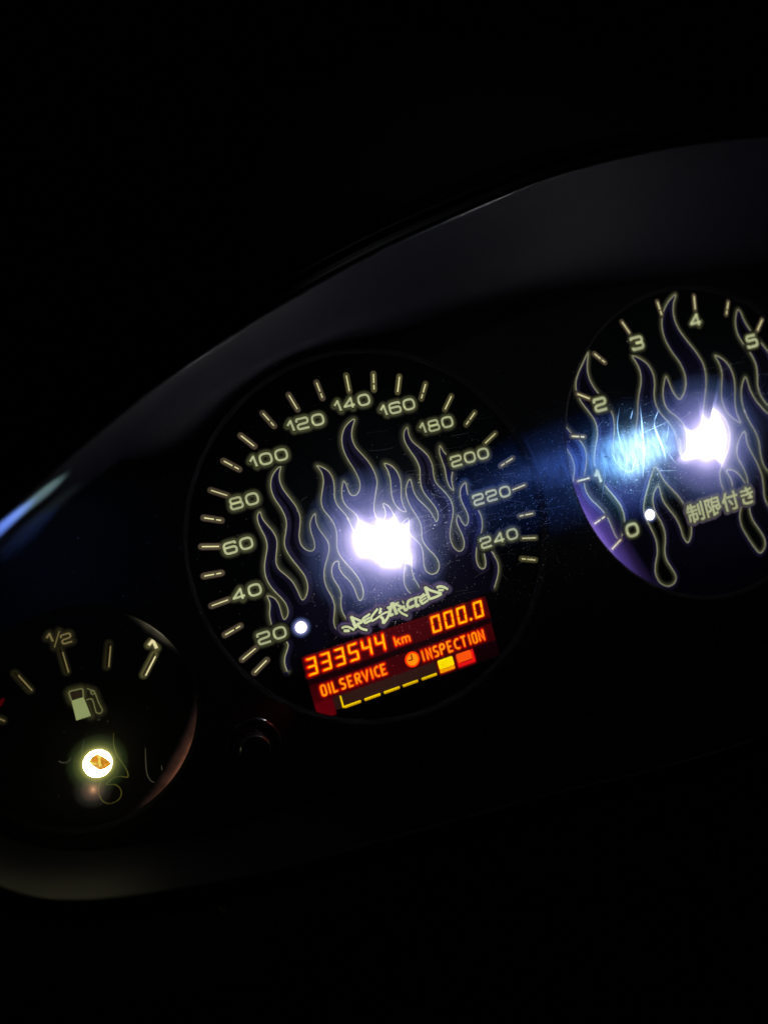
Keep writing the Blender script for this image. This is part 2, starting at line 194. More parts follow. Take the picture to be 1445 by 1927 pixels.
_nt.links.new(_at.outputs['Fac'], _ml.inputs[0])
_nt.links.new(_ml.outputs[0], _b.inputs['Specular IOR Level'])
M['rim'] = plastic('matt_black_rim', (0.0012, 0.0012, 0.002, 1), 0.7, 0.2, 2500, spec=0.04)
M['bezel'] = plastic('satin_black_bezel', (0.01, 0.01, 0.012, 1), 0.28, 0.1, 900)
M['dash'] = plastic('dark_dashboard_vinyl', (0.012, 0.012, 0.013, 1), 0.7, 0.6, 700)
M['film'] = plastic('black_dial_film', (0.0016, 0.006, 0.0085, 1), 0.5, 0.15, 900, spec=0.12)
M['purple'] = plastic('violet_flame_print', (0.015, 0.011, 0.052, 1), 0.5, 0.1, 900, spec=0.12)
M['fuelfilm'] = plastic('black_fuel_film', (0.02, 0.017, 0.01, 1), 0.5, 0.5, 250, spec=0.3, dark=0.1)
OL = srgb(80, 81, 54)
M['line'] = glow('pale_flame_outline', srgb(158, 156, 118), 1.0, (0.3, 0.3, 0.22, 1))
M['halo_out'] = backlit('olive_border_print', [(0, srgb(88, 88, 62)), (0.3, srgb(64, 64, 43)), (0.65, srgb(38, 39, 27)), (1.0, srgb(14, 14, 10)), (1.3, K)], (0.004, 0.009, 0.009, 1))
M['halo_in'] = backlit('violet_border_print', [(0, srgb(48, 43, 70)), (0.2, srgb(29, 25, 53)), (0.6, srgb(12, 10, 25)), (1.2, srgb(5, 4, 11))], (0.022, 0.017, 0.075, 1))
M['digit'] = glow('pale_numeral_print', srgb(168, 172, 130), 1.0, (0.3, 0.3, 0.22, 1))
M['digit_halo'] = backlit('olive_numeral_border', [(0, srgb(62, 64, 38)), (0.26, srgb(30, 32, 16)), (0.36, srgb(18, 20, 8)), (0.48, srgb(70, 72, 45)), (0.68, srgb(52, 54, 33)), (0.9, srgb(30, 31, 19)), (1.12, srgb(12, 12, 7)), (1.3, K)])
M['tick'] = glow('pale_tick_print', srgb(222, 216, 158), 1.0, (0.3, 0.3, 0.22, 1))
M['tick_halo'] = backlit('brown_tick_border', [(0, srgb(40, 34, 14)), (0.16, srgb(28, 22, 6)), (0.3, srgb(86, 76, 58)), (0.6, srgb(66, 56, 44)), (0.8, srgb(28, 23, 18)), (0.95, K)])
M['tick_halo_olive'] = backlit('olive_tick_border', [(0, srgb(40, 38, 18)), (0.16, srgb(26, 24, 8)), (0.3, srgb(80, 76, 46)), (0.6, srgb(64, 60, 38)), (0.8, srgb(26, 24, 16)), (0.95, K)])
M['led'] = glow('white_led', (1.0, 0.95, 1.0, 1), 520.0, var=0.0)
M['led_disc'] = glow('lit_hub_opening', (1.0, 0.97, 1.0, 1), 30.0, var=0.0)
M['pin'] = glow('lit_stop_pin_hole', (1.0, 0.97, 1.0, 1), 3.0, var=0.0)
M['pin_yellow'] = glow('lit_warm_pin_hole', (1.0, 1.0, 0.75, 1), 2.0, var=0.0)
M['fuel_led'] = glow('fuel_hub_opening', (1.0, 0.94, 0.5, 1), 30.0, var=0.0)
M['amber'] = glow('amber_motor_shaft', srgb(214, 140, 40), 1.0, scale=1800, var=0.45)
M['amber_pale'] = glow('pale_amber_shaft_tip', srgb(240, 215, 90), 1.0, scale=1800, var=0.3)
M['graffiti'] = glow('pale_green_lettering', srgb(205, 212, 165), 1.0)
M['graf_halo'] = backlit('lettering_border', [(0, srgb(60, 62, 36)), (0.34, srgb(34, 36, 18)), (0.55, srgb(26, 26, 14)), (0.68, srgb(96, 78, 96)), (0.9, srgb(48, 38, 66)), (1.2, srgb(14, 12, 28)), (1.5, srgb(6, 5, 13))], (0.05, 0.04, 0.16, 1))
M['seg'] = glow('amber_lcd_segment', srgb(255, 180, 0), 1.15, scale=600)
M['seg_halo'] = backlit('red_lcd_bleed', [(0, srgb(255, 60, 0)), (0.28, srgb(245, 34, 0)), (0.42, srgb(180, 10, 2)), (0.6, srgb(108, 2, 4)), (0.85, srgb(70, 0, 5)), (1.05, srgb(54, 0, 5))])
M['txt'] = glow('orange_lcd_text', srgb(255, 138, 8), 1.1, scale=500)
M['txt_halo'] = backlit('red_text_bleed', [(0, srgb(255, 50, 0)), (0.22, srgb(240, 30, 0)), (0.36, srgb(176, 10, 2)), (0.55, srgb(104, 2, 4)), (0.8, srgb(66, 0, 5)), (0.95, srgb(54, 0, 5))])
M['lcd_a'] = glow('dark_red_lcd', srgb(64, 0, 6), 1.0, scale=90, var=0.35)
M['lcd_b'] = glow('red_lcd_edge', srgb(92, 0, 10), 1.0, scale=60, var=0.2)
M['lcd_c'] = glow('brown_lcd', srgb(44, 22, 18), 1.0, scale=60, var=0.3)
M['lcd_d'] = glow('black_lcd_gap', srgb(14, 0, 3), 1.0, scale=200, var=0.3)
M['bar'] = glow('yellow_bar', srgb(246, 206, 0), 1.0)
M['bar_low'] = glow('yellow_bar_shade', srgb(190, 140, 0), 1.0)
M['yel'] = glow('bright_yellow_block', srgb(255, 226, 0), 1.1)
M['yel_low'] = glow('orange_block_foot', srgb(255, 168, 0), 1.0)
M['red'] = glow('orange_red_block', srgb(255, 84, 12), 1.0)
M['red_low'] = glow('red_block_edge', srgb(225, 16, 22), 1.0)
M['pump'] = glow('pale_green_pump', srgb(140, 150, 96), 1.0)
M['pump_line'] = glow('pump_outline', srgb(104, 106, 66), 1.0)
M['ftick'] = glow('fuel_tick_print', srgb(126, 112, 70), 1.0)
M['ftick_bright'] = glow('bright_fuel_tick', srgb(226, 214, 160), 1.0)
M['fhalo'] = backlit('fuel_print_border', [(0, srgb(20, 17, 6)), (0.16, srgb(12, 10, 3)), (0.3, srgb(36, 33, 15)), (0.7, srgb(20, 18, 10)), (1.2, K)])
M['fhalo_bright'] = backlit('bright_fuel_border', [(0, srgb(50, 48, 26)), (0.2, srgb(28, 26, 10)), (0.32, srgb(88, 84, 50)), (0.7, srgb(50, 48, 28)), (1.2, K)])
M['pump_window'] = glow('dark_pump_window', srgb(36, 27, 17), 1.0, scale=500, var=0.5)
M['phalo'] = backlit('pump_border', [(0, srgb(40, 40, 20)), (0.2, srgb(24, 23, 10)), (0.32, srgb(50, 48, 26)), (0.8, srgb(26, 25, 13)), (1.4, K)])
M['fline'] = glow('dim_fuel_outline', srgb(76, 72, 56), 1.0, scale=120, var=0.5)
M['fline_lit'] = glow('lit_fuel_outline', srgb(84, 80, 30), 1.0, scale=250, var=0.6)
M['needle'] = glow('dim_red_needle', srgb(58, 0, 2), 1.0, (0.2, 0.01, 0.01, 1))
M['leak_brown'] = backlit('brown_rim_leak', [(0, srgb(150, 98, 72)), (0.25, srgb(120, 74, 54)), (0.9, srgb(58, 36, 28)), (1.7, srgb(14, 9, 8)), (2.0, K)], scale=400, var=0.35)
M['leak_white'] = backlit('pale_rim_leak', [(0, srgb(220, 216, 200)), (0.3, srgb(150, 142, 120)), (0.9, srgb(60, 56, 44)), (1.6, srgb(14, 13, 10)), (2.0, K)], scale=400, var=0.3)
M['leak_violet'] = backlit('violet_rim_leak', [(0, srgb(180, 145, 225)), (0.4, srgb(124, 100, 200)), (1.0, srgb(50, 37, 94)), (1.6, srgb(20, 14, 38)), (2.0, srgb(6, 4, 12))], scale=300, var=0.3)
M['knob'] = plastic('glossy_black_knob', (0.01, 0.01, 0.01, 1), 0.22, 0.0)


def dust_glare_mat(name, col, tr):
    mt = bpy.data.materials.new(name)
    mt.use_nodes = True
    nt = mt.node_tree
    nt.nodes.clear()
    out = nt.nodes.new('ShaderNodeOutputMaterial')
    a = nt.nodes.new('ShaderNodeBsdfDiffuse')
    b = nt.nodes.new('ShaderNodeBsdfTranslucent')
    a.inputs[0].default_value = col
    b.inputs[0].default_value = col
    mx = nt.nodes.new('ShaderNodeMixShader')
    mx.inputs[0].default_value = 0.5
    nt.links.new(a.outputs[0], mx.inputs[1])
    nt.links.new(b.outputs[0], mx.inputs[2])
    t = nt.nodes.new('ShaderNodeBsdfTransparent')
    m2 = nt.nodes.new('ShaderNodeMixShader')
    at = nt.nodes.new('ShaderNodeAttribute')
    at.attribute_name = 'fade'
    mu = nt.nodes.new('ShaderNodeMath')
    mu.operation = 'MULTIPLY'
    mu.inputs[1].default_value = tr
    nt.links.new(at.outputs['Fac'], mu.inputs[0])
    nt.links.new(mu.outputs[0], m2.inputs[0])
    nt.links.new(t.outputs[0], m2.inputs[1])
    nt.links.new(mx.outputs[0], m2.inputs[2])
    nt.links.new(m2.outputs[0], out.inputs[0])
    return mt


M['dust'] = dust_glare_mat('pale_dust', (0.9, 0.9, 0.9, 1), 0.9)
M['streak'] = dust_glare_mat('glare_streak_film', (0.9, 0.95, 1.0, 1), 1.1)  # thin film for the drawn glare streaks
M['glare_patch'] = dust_glare_mat('glare_patch_film', (0.9, 0.95, 1.0, 1), 1.0)
_nt = M['glare_patch'].node_tree
_mu = [n for n in _nt.nodes if n.type == 'MATH'][0]
_tc = _nt.nodes.new('ShaderNodeTexCoord')
_mp = _nt.nodes.new('ShaderNodeMapping')
_mp.inputs['Scale'].default_value = (900, 1, 260)
_mp.inputs['Rotation'].default_value = (0, 0.25, 0)
_no = _nt.nodes.new('ShaderNodeTexNoise')
_no.inputs['Scale'].default_value = 1.0
_no.inputs['Detail'].default_value = 5
_nt.links.new(_tc.outputs['Object'], _mp.inputs[0])
_nt.links.new(_mp.outputs[0], _no.inputs['Vector'])
_mr = _nt.nodes.new('ShaderNodeMapRange')
_mr.inputs['From Min'].default_value = 0.3
_mr.inputs['From Max'].default_value = 0.7
_mr.inputs['To Min'].default_value = 0.35
_mr.inputs['To Max'].default_value = 1.3
_nt.links.new(_no.outputs['Fac'], _mr.inputs['Value'])
_nt.links.new(_mr.outputs[0], _mu.inputs[1])
for _n in _nt.nodes:
    if _n.type == 'MIX_SHADER' and not _n.inputs[0].links:
        _n.inputs[0].default_value = 0.08
M['scratch'] = dust_glare_mat('fine_scratch', (0.9, 0.95, 1.0, 1), 0.5)


def cover_mat():
    mt = bpy.data.materials.new('clear_cover_plastic')
    mt.use_nodes = True
    nt = mt.node_tree
    nt.nodes.clear()
    out = nt.nodes.new('ShaderNodeOutputMaterial')
    t = nt.nodes.new('ShaderNodeBsdfTransparent')
    g = nt.nodes.new('ShaderNodeBsdfGlossy')
    g.inputs['Roughness'].default_value = 0.06
    d = nt.nodes.new('ShaderNodeBsdfDiffuse')
    tl = nt.nodes.new('ShaderNodeBsdfTranslucent')
    d.inputs[0].default_value = (0.9, 0.93, 1, 1)
    tl.inputs[0].default_value = (0.9, 0.93, 1, 1)
    hz = nt.nodes.new('ShaderNodeMixShader')
    hz.inputs[0].default_value = 0.05
    nt.links.new(d.outputs[0], hz.inputs[1])
    nt.links.new(tl.outputs[0], hz.inputs[2])
    tc = nt.nodes.new('ShaderNodeTexCoord')
    mp = nt.nodes.new('ShaderNodeMapping')
    mp.inputs['Scale'].default_value = (260, 1, 3200)
    mp.inputs['Rotation'].default_value = (0, 0.05, 0)
    n = nt.nodes.new('ShaderNodeTexNoise')
    n.inputs['Scale'].default_value = 1.0
    n.inputs['Detail'].default_value = 6
    nt.links.new(tc.outputs['Object'], mp.inputs[0])
    nt.links.new(mp.outputs[0], n.inputs['Vector'])
    n2 = nt.nodes.new('ShaderNodeTexNoise')
    n2.inputs['Scale'].default_value = 60
    n2.inputs['Detail'].default_value = 5
    nt.links.new(tc.outputs['Object'], n2.inputs['Vector'])
    mr = nt.nodes.new('ShaderNodeMapRange')
    mr.inputs['From Min'].default_value = 0.3
    mr.inputs['From Max'].default_value = 0.75
    mr.inputs['To Min'].default_value = 0.003
    mr.inputs['To Max'].default_value = 0.05
    nt.links.new(n.outputs['Fac'], mr.inputs['Value'])
    mu = nt.nodes.new('ShaderNodeMath')
    mu.operation = 'MULTIPLY'
    nt.links.new(mr.outputs[0], mu.inputs[0])
    m3 = nt.nodes.new('ShaderNodeMapRange')
    m3.inputs['From Min'].default_value = 0.3
    m3.inputs['From Max'].default_value = 0.7
    m3.inputs['To Min'].default_value = 0.75
    m3.inputs['To Max'].default_value = 1.2
    nt.links.new(n2.outputs['Fac'], m3.inputs['Value'])
    nt.links.new(m3.outputs[0], mu.inputs[1])
    a = nt.nodes.new('ShaderNodeMixShader')
    nt.links.new(mu.outputs[0], a.inputs[0])
    nt.links.new(t.outputs[0], a.inputs[1])
    nt.links.new(hz.outputs[0], a.inputs[2])
    b = nt.nodes.new('ShaderNodeMixShader')
    b.inputs[0].default_value = 0.03
    nt.links.new(a.outputs[0], b.inputs[1])
    nt.links.new(g.outputs[0], b.inputs[2])
    nt.links.new(b.outputs[0], out.inputs[0])
    return mt


M['cover'] = cover_mat()


# ------------------------------------------------------------------ mesh helpers
class MB:
    def __init__(self):
        self.v, self.f, self.m, self.d, self.mats = [], [], [], [], []

    def mi(self, mat):
        if mat not in self.mats:
            self.mats.append(mat)
        return self.mats.index(mat)

    def vert(self, x, y, z, d=0.0):
        self.v.append((x, y, z))
        self.d.append(d)
        return len(self.v) - 1

    def face(self, idx, mat):
        self.f.append(tuple(idx))
        self.m.append(self.mi(mat))

    def build(self, name, parent=None, smooth=False, origin=(0, 0, 0)):
        me = bpy.data.meshes.new(name)
        o3 = Vector(origin)
        me.from_pydata([W(*(Vector(p) - o3)) for p in self.v], [], self.f)
        for mt in self.mats:
            me.materials.append(M[mt])
        me.polygons.foreach_set('material_index', self.m)
        a = me.attributes.new('fade', 'FLOAT', 'POINT')
        a.data.foreach_set('value', self.d)
        if smooth:
            me.polygons.foreach_set('use_smooth', [True] * len(self.f))
        me.update()
        o = bpy.data.objects.new(name, me)
        COL.objects.link(o)
        o.location = W(*origin)
        if parent:
            o.parent = parent
            o.matrix_parent_inverse = parent.matrix_world.inverted()
        return o


def empty(name, loc, label, cat, group=None, kind=None):
    o = bpy.data.objects.new(name, None)
    o.empty_display_size = 0.01
    COL.objects.link(o)
    o.location = W(*loc)
    o.matrix_world = Matrix.Translation(W(*loc))
    tag(o, label, cat, group, kind)
    return o


def tag(o, label=None, cat=None, group=None, kind=None):
    for k, v in (('label', label), ('category', cat), ('group', group), ('kind', kind)):
        if v:
            o[k] = v


def V2(p):
    return Vector((p[0], p[1]))


def catmull(P, n=4, closed=False):
    P = [V2(p) for p in P]
    out = []
    L = len(P)
    rng = range(L if closed else L - 1)
    for i in rng:
        if closed:
            a, b, c, d = P[i - 1], P[i], P[(i + 1) % L], P[(i + 2) % L]
        else:
            a, b, c, d = P[max(i - 1, 0)], P[i], P[i + 1], P[min(i + 2, L - 1)]
        for k in range(n):
            t = k / n
            out.append(0.5 * (2 * b + (c - a) * t + (2 * a - 5 * b + 4 * c - d) * t * t + (3 * b - a - 3 * c + d) * t ** 3))
    if not closed:
        out.append(P[-1])
    return out


def smooth_path(P, closed=False):
    """drop tracing jitter: one light averaging pass that leaves the tips where they are"""
    P = [V2(p) for p in P]
    L = len(P)
    Q = list(P)
    for i in range(L):
        if not closed and i in (0, L - 1):
            continue
        a, b, c = P[i - 1], P[i], P[(i + 1) % L]
        u, v = (b - a), (c - b)
        if u.length and v.length and u.normalized().dot(v.normalized()) > 0.35:
            Q[i] = b * 0.6 + (a + c) * 0.2
    return Q


def ribbon(mb, P, w, z, mat, closed=False):
    P = [V2(p) for p in P]
    if closed:
        P = P + [P[0], P[1]]
    L = len(P)
    pr = None
    for i in range(L):
        t0 = (P[i] - P[i - 1]).normalized() if i > 0 else None
        t1 = (P[i + 1] - P[i]).normalized() if i < L - 1 else None
        t0 = t0 or t1
        t1 = t1 or t0
        n0, n1 = Vector((-t0.y, t0.x)), Vector((-t1.y, t1.x))
        nn = n0 + n1
        nn = nn.normalized() if nn.length > 1e-6 else n0
        k = 1 / max(nn.dot(n0), 0.55)
        a = P[i] + nn * (w / 2 * k)
        b = P[i] - nn * (w / 2 * k)
        ia, ib = mb.vert(a.x, a.y, z), mb.vert(b.x, b.y, z)
        if pr:
            mb.face((pr[0], pr[1], ib, ia), mat)
        pr = (ia, ib)


def tent(mb, P, wl, wr, z, ml, mr, slope=0.05, closed=False, caps=True):
    """border print either side of a path; its thickness tapers off with the distance, so the nearest path always shows"""
    P = [V2(p) for p in P]
    L = len(P)
    n = L if closed else L - 1
    for i in range(n):
        a, b = P[i], P[(i + 1) % L]
        t = (b - a)
        if t.length < 1e-6:
            continue
        t.normalize()
        nn = Vector((-t.y, t.x))
        for s, w, mt in ((1, wl, ml), (-1, wr, mr)):
            if not mt:
                continue
            c, d = b + nn * s * w, a + nn * s * w
            ids = [mb.vert(a.x, a.y, z, 0), mb.vert(b.x, b.y, z, 0), mb.vert(c.x, c.y, z - slope * w, w), mb.vert(d.x, d.y, z - slope * w, w)]
            mb.face(ids if s < 0 else ids, mt)
        # wedge at joint b
        if closed or i < n - 1:
            c = P[(i + 2) % L]
            t2 = c - b
            if t2.length < 1e-6:
                continue
            t2.normalize()
            ang = math.atan2(t.x * t2.y - t.y * t2.x, t.dot(t2))
            if abs(ang) < 0.02:
                continue
            s = -1 if ang > 0 else 1
            w, mt = (wl, ml) if s > 0 else (wr, mr)
            if not mt:
                continue
            n0 = Vector((-t.y, t.x)) * s
            k = max(1, int(abs(ang) / 0.35) + 1)
            c0 = mb.vert(b.x, b.y, z, 0)
            pv = None
            for j in range(k + 1):
                r = n0.copy()
                r.rotate(Matrix.Rotation(ang * j / k, 2))
                q = b + r * w
                iv = mb.vert(q.x, q.y, z - slope * w, w)
                if pv is not None:
                    mb.face((c0, pv, iv), mt)
                pv = iv
    if not closed and caps:
        for b, t in ((P[0], P[0] - P[1]), (P[-1], P[-1] - P[-2])):
            t.normalize()
            for s, w, mt in ((1, wl, ml), (-1, wr, mr)):
                if not mt:
                    continue
                # quarter fans at the ends
                c0 = mb.vert(b.x, b.y, z, 0)
                pv = None
                sg = s
                for j in range(4):
                    r = t.copy()
                    r.rotate(Matrix.Rotation(sg * math.pi / 2 * j / 3, 2))
                    q = b + r * w
                    iv = mb.vert(q.x, q.y, z - slope * w, w)
                    if pv is not None:
                        mb.face((c0, pv, iv), mt)
                    pv = iv


def fill_loops(mb, loops, z, mat):
    """flat fill of one outline with holes (even-odd), through Blender's 2D curve fill"""
    cu = bpy.data.curves.new('fill', 'CURVE')
    cu.dimensions = '2D'
    cu.fill_mode = 'BOTH'
    for lp in loops:
        sp = cu.splines.new('POLY')
        sp.points.add(len(lp) - 1)
        for i, p in enumerate(lp):
            sp.points[i].co = (p[0], p[1], 0, 1)
        sp.use_cyclic_u = True
    ob = bpy.data.objects.new('fill', cu)
    COL.objects.link(ob)
    dg = bpy.context.evaluated_depsgraph_get()
    me = bpy.data.meshes.new_from_object(ob.evaluated_get(dg))
    base = len(mb.v)
    for v in me.vertices:
        mb.vert(v.co.x, v.co.y, z)
    for p in me.polygons:
        mb.face([base + i for i in p.vertices], mat)
    bpy.data.objects.remove(ob)
    bpy.data.curves.remove(cu)
    bpy.data.meshes.remove(me)


def disc(mb, cx, cy, r, z, mat, n=48, rings=((0, 0),)):
    c = mb.vert(cx, cy, z)
    ids = [mb.vert(cx + r * math.cos(2 * math.pi * k / n), cy + r * math.sin(2 * math.pi * k / n), z) for k in range(n)]
    for k in range(n):
        mb.face((c, ids[k], ids[(k + 1) % n]), mat)


def lathe(mb, cx, cy, prof, mat, n=48):
    """prof: (radius, z) pairs from the axis outwards"""
    rows = []
    for r, z in prof:
        if r < 1e-6:
            rows.append([mb.vert(cx, cy, z)])
        else:
            rows.append([mb.vert(cx + r * math.cos(2 * math.pi * k / n), cy + r * math.sin(2 * math.pi * k / n), z) for k in range(n)])
    for a, b in zip(rows, rows[1:]):
        for k in range(n):
            k2 = (k + 1) % n
            if len(a) == 1:
                mb.face((a[0], b[k], b[k2]), mat)
            elif len(b) == 1:
                mb.face((a[k], b[0], a[k2]), mat)
            else:
                mb.face((a[k], b[k], b[k2], a[k2]), mat)


def box2(mb, pts, z0, z1, mat, matside=None):
    """prism from a convex outline in the dial plane"""
    n = len(pts)
    b = [mb.vert(p[0], p[1], z0) for p in pts]
    t = [mb.vert(p[0], p[1], z1) for p in pts]
    mb.face(t, mat)
    for i in range(n):
        mb.face((b[i], b[(i + 1) % n], t[(i + 1) % n], t[i]), matside or mat)


def area(P):
    return 0.5 * sum(P[i - 1][0] * P[i][1] - P[i][0] * P[i - 1][1] for i in range(len(P)))


# ------------------------------------------------------------------ stroke characters
def rounded(pts, r, closed=False):
    P = [V2(p) for p in pts]
    out = []
    L = len(P)
    for i in range(L):
        if not closed and i in (0, L - 1):
            out.append(P[i])
            continue
        a, b, c = P[i - 1], P[i], P[(i + 1) % L]
        u, v = (a - b), (c - b)
        rr = min(r, u.length * 0.49, v.length * 0.49)
        p0, p2 = b + u.normalized() * rr, b + v.normalized() * rr
        for k in range(5):
            t = k / 4
            out.append(p0 * (1 - t) ** 2 + b * 2 * t * (1 - t) + p2 * t * t)
    return out


# each character: width factor, list of (points, corner radius, closed) in a unit box
DIG = {
    '0': (1, [([(0, 0), (1, 0), (1, 1), (0, 1)], .36, True)]),
    '1': (.42, [([(0, .6), (.78, 1), (1, 0)], .02, False)]),
    '2': (1, [([(0, .7), (0, 1), (1, 1), (1, .5), (0, .45), (0, 0), (1, 0)], .26, False)]),
    '3': (1, [([(0, .8), (0, 1), (1, 1), (1, .51), (.35, .51)], .22, False), ([(.35, .51), (1, .51), (1, 0), (0, 0), (0, .2)], .22, False)]),
    '4': (1, [([(.74, 0), (.74, 1), (0, .28), (1, .28)], .03, False)]),
    '5': (1, [([(.95, 1), (.05, 1), (0, .58), (1, .6), (1, 0), (0, 0), (0, .2)], .2, False)]),
    '6': (1, [([(1, .78), (1, 1), (0, 1), (0, 0), (1, 0), (1, .57), (.05, .57)], .3, False)]),
    '8': (1, [([(0, 0), (1, 0), (1, .52), (0, .52)], .25, True), ([(.05, .52), (.95, .52), (.95, 1), (.05, 1)], .25, True)]),
}
LET = {
    'O': (.62, [([(0, 0), (1, 0), (1, 1), (0, 1)], .3, True)]),
    'I': (.0, [([(0, 0), (0, 1)], 0, False)]),
    'L': (.5, [([(0, 1), (0, 0), (1, 0)], 0, False)]),
    'S': (.6, [([(1, .95), (.1, 1), (0, .55), (1, .45), (.9, 0), (0, .03)], .3, False)]),
    'E': (.5, [([(1, 1), (0, 1), (0, 0), (1, 0)], 0, False), ([(0, .5), (.8, .5)], 0, False)]),
    'R': (.6, [([(0, 0), (0, 1), (1, .97), (1, .5), (0, .5)], .25, False), ([(.45, .5), (1, 0)], 0, False)]),
    'V': (.66, [([(0, 1), (.5, 0), (1, 1)], 0, False)]),
    'C': (.66, [([(1, .92), (.6, 1), (0, .8), (0, .2), (.6, 0), (1, .06)], .3, False)]),
    'N': (.62, [([(0, 0), (0, 1), (1, 0), (1, 1)], 0, False)]),
    'P': (.58, [([(0, 0), (0, 1), (1, .98), (1, .48), (0, .48)], .25, False)]),
    'T': (.62, [([(0, 1), (1, 1)], 0, False), ([(.5, 1), (.5, 0)], 0, False)]),
    'k': (.6, [([(0, 0), (0, 1)], 0, False), ([(1, .68), (.1, .32)], 0, False), ([(.4, .45), (1, 0)], 0, False)]),
    'm': (1.0, [([(0, 0), (0, .66)], 0, False), ([(0, .6), (.25, .68), (.5, .6), (.5, 0)], .15, False), ([(.5, .6), (.75, .68), (1, .6), (1, 0)], .15, False)]),
}


def char_paths(ch, table, x, y, w, h, st, slant=0.0):
    """centre lines of one character whose outer box is (x, y, w, h)"""
    res = []
    for pts, r, cl in table[ch][1]:
        Q = []
        for p in pts:
            py = y + st / 2 + p[1] * (h - st)
            Q.append((x + st / 2 + p[0] * max(w - st, 0) + slant * (py - y), py))
        res.append((rounded(Q, r * h, cl) if r else [V2(q) for q in Q], cl))
    return res


def numeral(text, cx, cy, parent, w=3.1, h=2.85, st=0.52, gap=0.5, z=0.2, mat='digit', halo='digit_halo', hw=1.3, name='numeral', label=None, table=DIG, w1=1.75, k=1.0):
    mb = MB()
    ws = [(w1 if c == '1' else w) for c in text]
    tot = sum(ws) + gap * (len(ws) - 1)
    x = cx - tot / 2
    for c, cw in zip(text, ws):
        for P, cl in char_paths(c, table, x, cy - h / 2, cw, h, st):
            ribbon(mb, P, st, z + 0.03, mat, cl)
            tent(mb, P, hw, hw, z, halo, halo, 0.05, cl)
        x += cw + gap
    o = mb.build(name, parent)
    if label:
        o['label'] = label
    return o


def tick(parent, cx, cy, ang, ro, ri, th, dashed, z=0.2, mat='tick', halo='tick_halo', hw=0.85, ext=0.7, name='tick_mark', split=0.62):
    mb = MB()
    c, s = math.cos(math.radians(ang)), math.sin(math.radians(ang))
    P = lambda r: (cx + c * r, cy + s * r)
    segs = [(ro, ri)]
    if dashed:
        q = ro + (ri - ro) * split
        segs = [(ro, q + 0.12), (q - 0.28, ri)]
    for a, b in segs:
        ribbon(mb, [P(a), P(b)], th, z + 0.03, mat)
    n = Vector((-s, c))
    tent(mb, [P(ro + 0.05), P(ri - 0.05)], hw, hw, z, halo, halo)
    return mb.build(name, parent)


# ------------------------------------------------------------------ speedometer
def flames(parent, main, closing, islands, holes, name='flame'):
    """violet flame print, its pale outline and the border either side; the print is to the right of every path"""
    mb = MB()
    mp = catmull(smooth_path(main), 3)
    isl = [catmull(smooth_path(p, True), 3, True) for p in islands]
    hol = [catmull(smooth_path(p, True), 3, True) for p in holes]
    isl = [p if area(p) < 0 else p[::-1] for p in isl]
    hol = [p if area(p) > 0 else p[::-1] for p in hol]
    obs = []
    f = MB()
    fill_loops(f, [mp + [V2(c) for c in closing]] + isl + hol, 0.03, 'purple')
    obs.append(f.build('flame_print', parent))
    b = MB()
    tent(b, mp, 1.4, 1.2, 0.12, 'halo_out', 'halo_in')
    for p in isl + hol:
        tent(b, p, 1.4, 1.2, 0.12, 'halo_out', 'halo_in', closed=True)
    obs.append(b.build('flame_border', parent))
    for p, cl in [(mp, False)] + [(q, True) for q in isl + hol]:
        l = MB()
        ribbon(l, p, 0.17, 0.135, 'line', cl)
        obs.append(l.build('flame_outline', parent))
    return obs


def ring_plate(mb, cx, cy, r0, r1, z, mat, n=96):
    a = [mb.vert(cx + r0 * math.cos(2 * math.pi * k / n), cy + r0 * math.sin(2 * math.pi * k / n), z) for k in range(n)]
    b = [mb.vert(cx + r1 * math.cos(2 * math.pi * k / n), cy + r1 * math.sin(2 * math.pi * k / n), z) for k in range(n)]
    for k in range(n):
        mb.face((a[k], b[k], b[(k + 1) % n], a[(k + 1) % n]), mat)


def led_hub(parent, cx, cy, r=2.3, mat='led', disc_mat='led_disc'):
    mb = MB()
    lathe(mb, cx, cy, [(0, 2.2), (0.6, 2.05), (1.0, 1.6), (1.15, 1.0), (1.15, 0.4)], mat, 16)
    bulb = mb.build('hub_bulb', parent, True)
    d = MB()
    disc(d, cx, cy, r, 0.26, disc_mat)
    hub = d.build('hub_opening', parent)
    return hub


def overlay_glow_mat(name, tint=(1, 1, 1), stops=None):  # additive emission for glow painted over the dial
    mt = bpy.data.materials.new(name)
    mt.use_nodes = True
    nt = mt.node_tree
    nt.nodes.clear()
    out = nt.nodes.new('ShaderNodeOutputMaterial')
    at = nt.nodes.new('ShaderNodeAttribute')
    at.attribute_name = 'fade'
    mr = nt.nodes.new('ShaderNodeMapRange')
    mr.inputs['From Max'].default_value = 2.0
    nt.links.new(at.outputs['Fac'], mr.inputs['Value'])
    cr = nt.nodes.new('ShaderNodeValToRGB')
    e = cr.color_ramp.elements
    e[0].color = (1, 1, 1, 1)
    e[1].color = K
    if stops:
        e[0].color = stops[0][1]
    for p, c in stops[1:] if stops else ((.42, (1, 1, 1, 1)), (.5, (.62, .56, .75, 1)), (.56, (.36, .33, .56, 1)), (.62, (.18, .18, .34, 1)), (.7, (.075, .085, .19, 1)), (.84, (.012, .02, .05, 1))):
        k = e.new(p)
        k.color = tuple(a * b for a, b in zip(c, tint)) + (1,)
    nt.links.new(mr.outputs[0], cr.inputs[0])
    em = nt.nodes.new('ShaderNodeEmission')
    em.inputs[1].default_value = 1.5
    nt.links.new(cr.outputs[0], em.inputs[0])
    t = nt.nodes.new('ShaderNodeBsdfTransparent')
    ad = nt.nodes.new('ShaderNodeAddShader')
    nt.links.new(em.outputs[0], ad.inputs[0])
    nt.links.new(t.outputs[0], ad.inputs[1])
    nt.links.new(ad.outputs[0], out.inputs[0])
    return mt


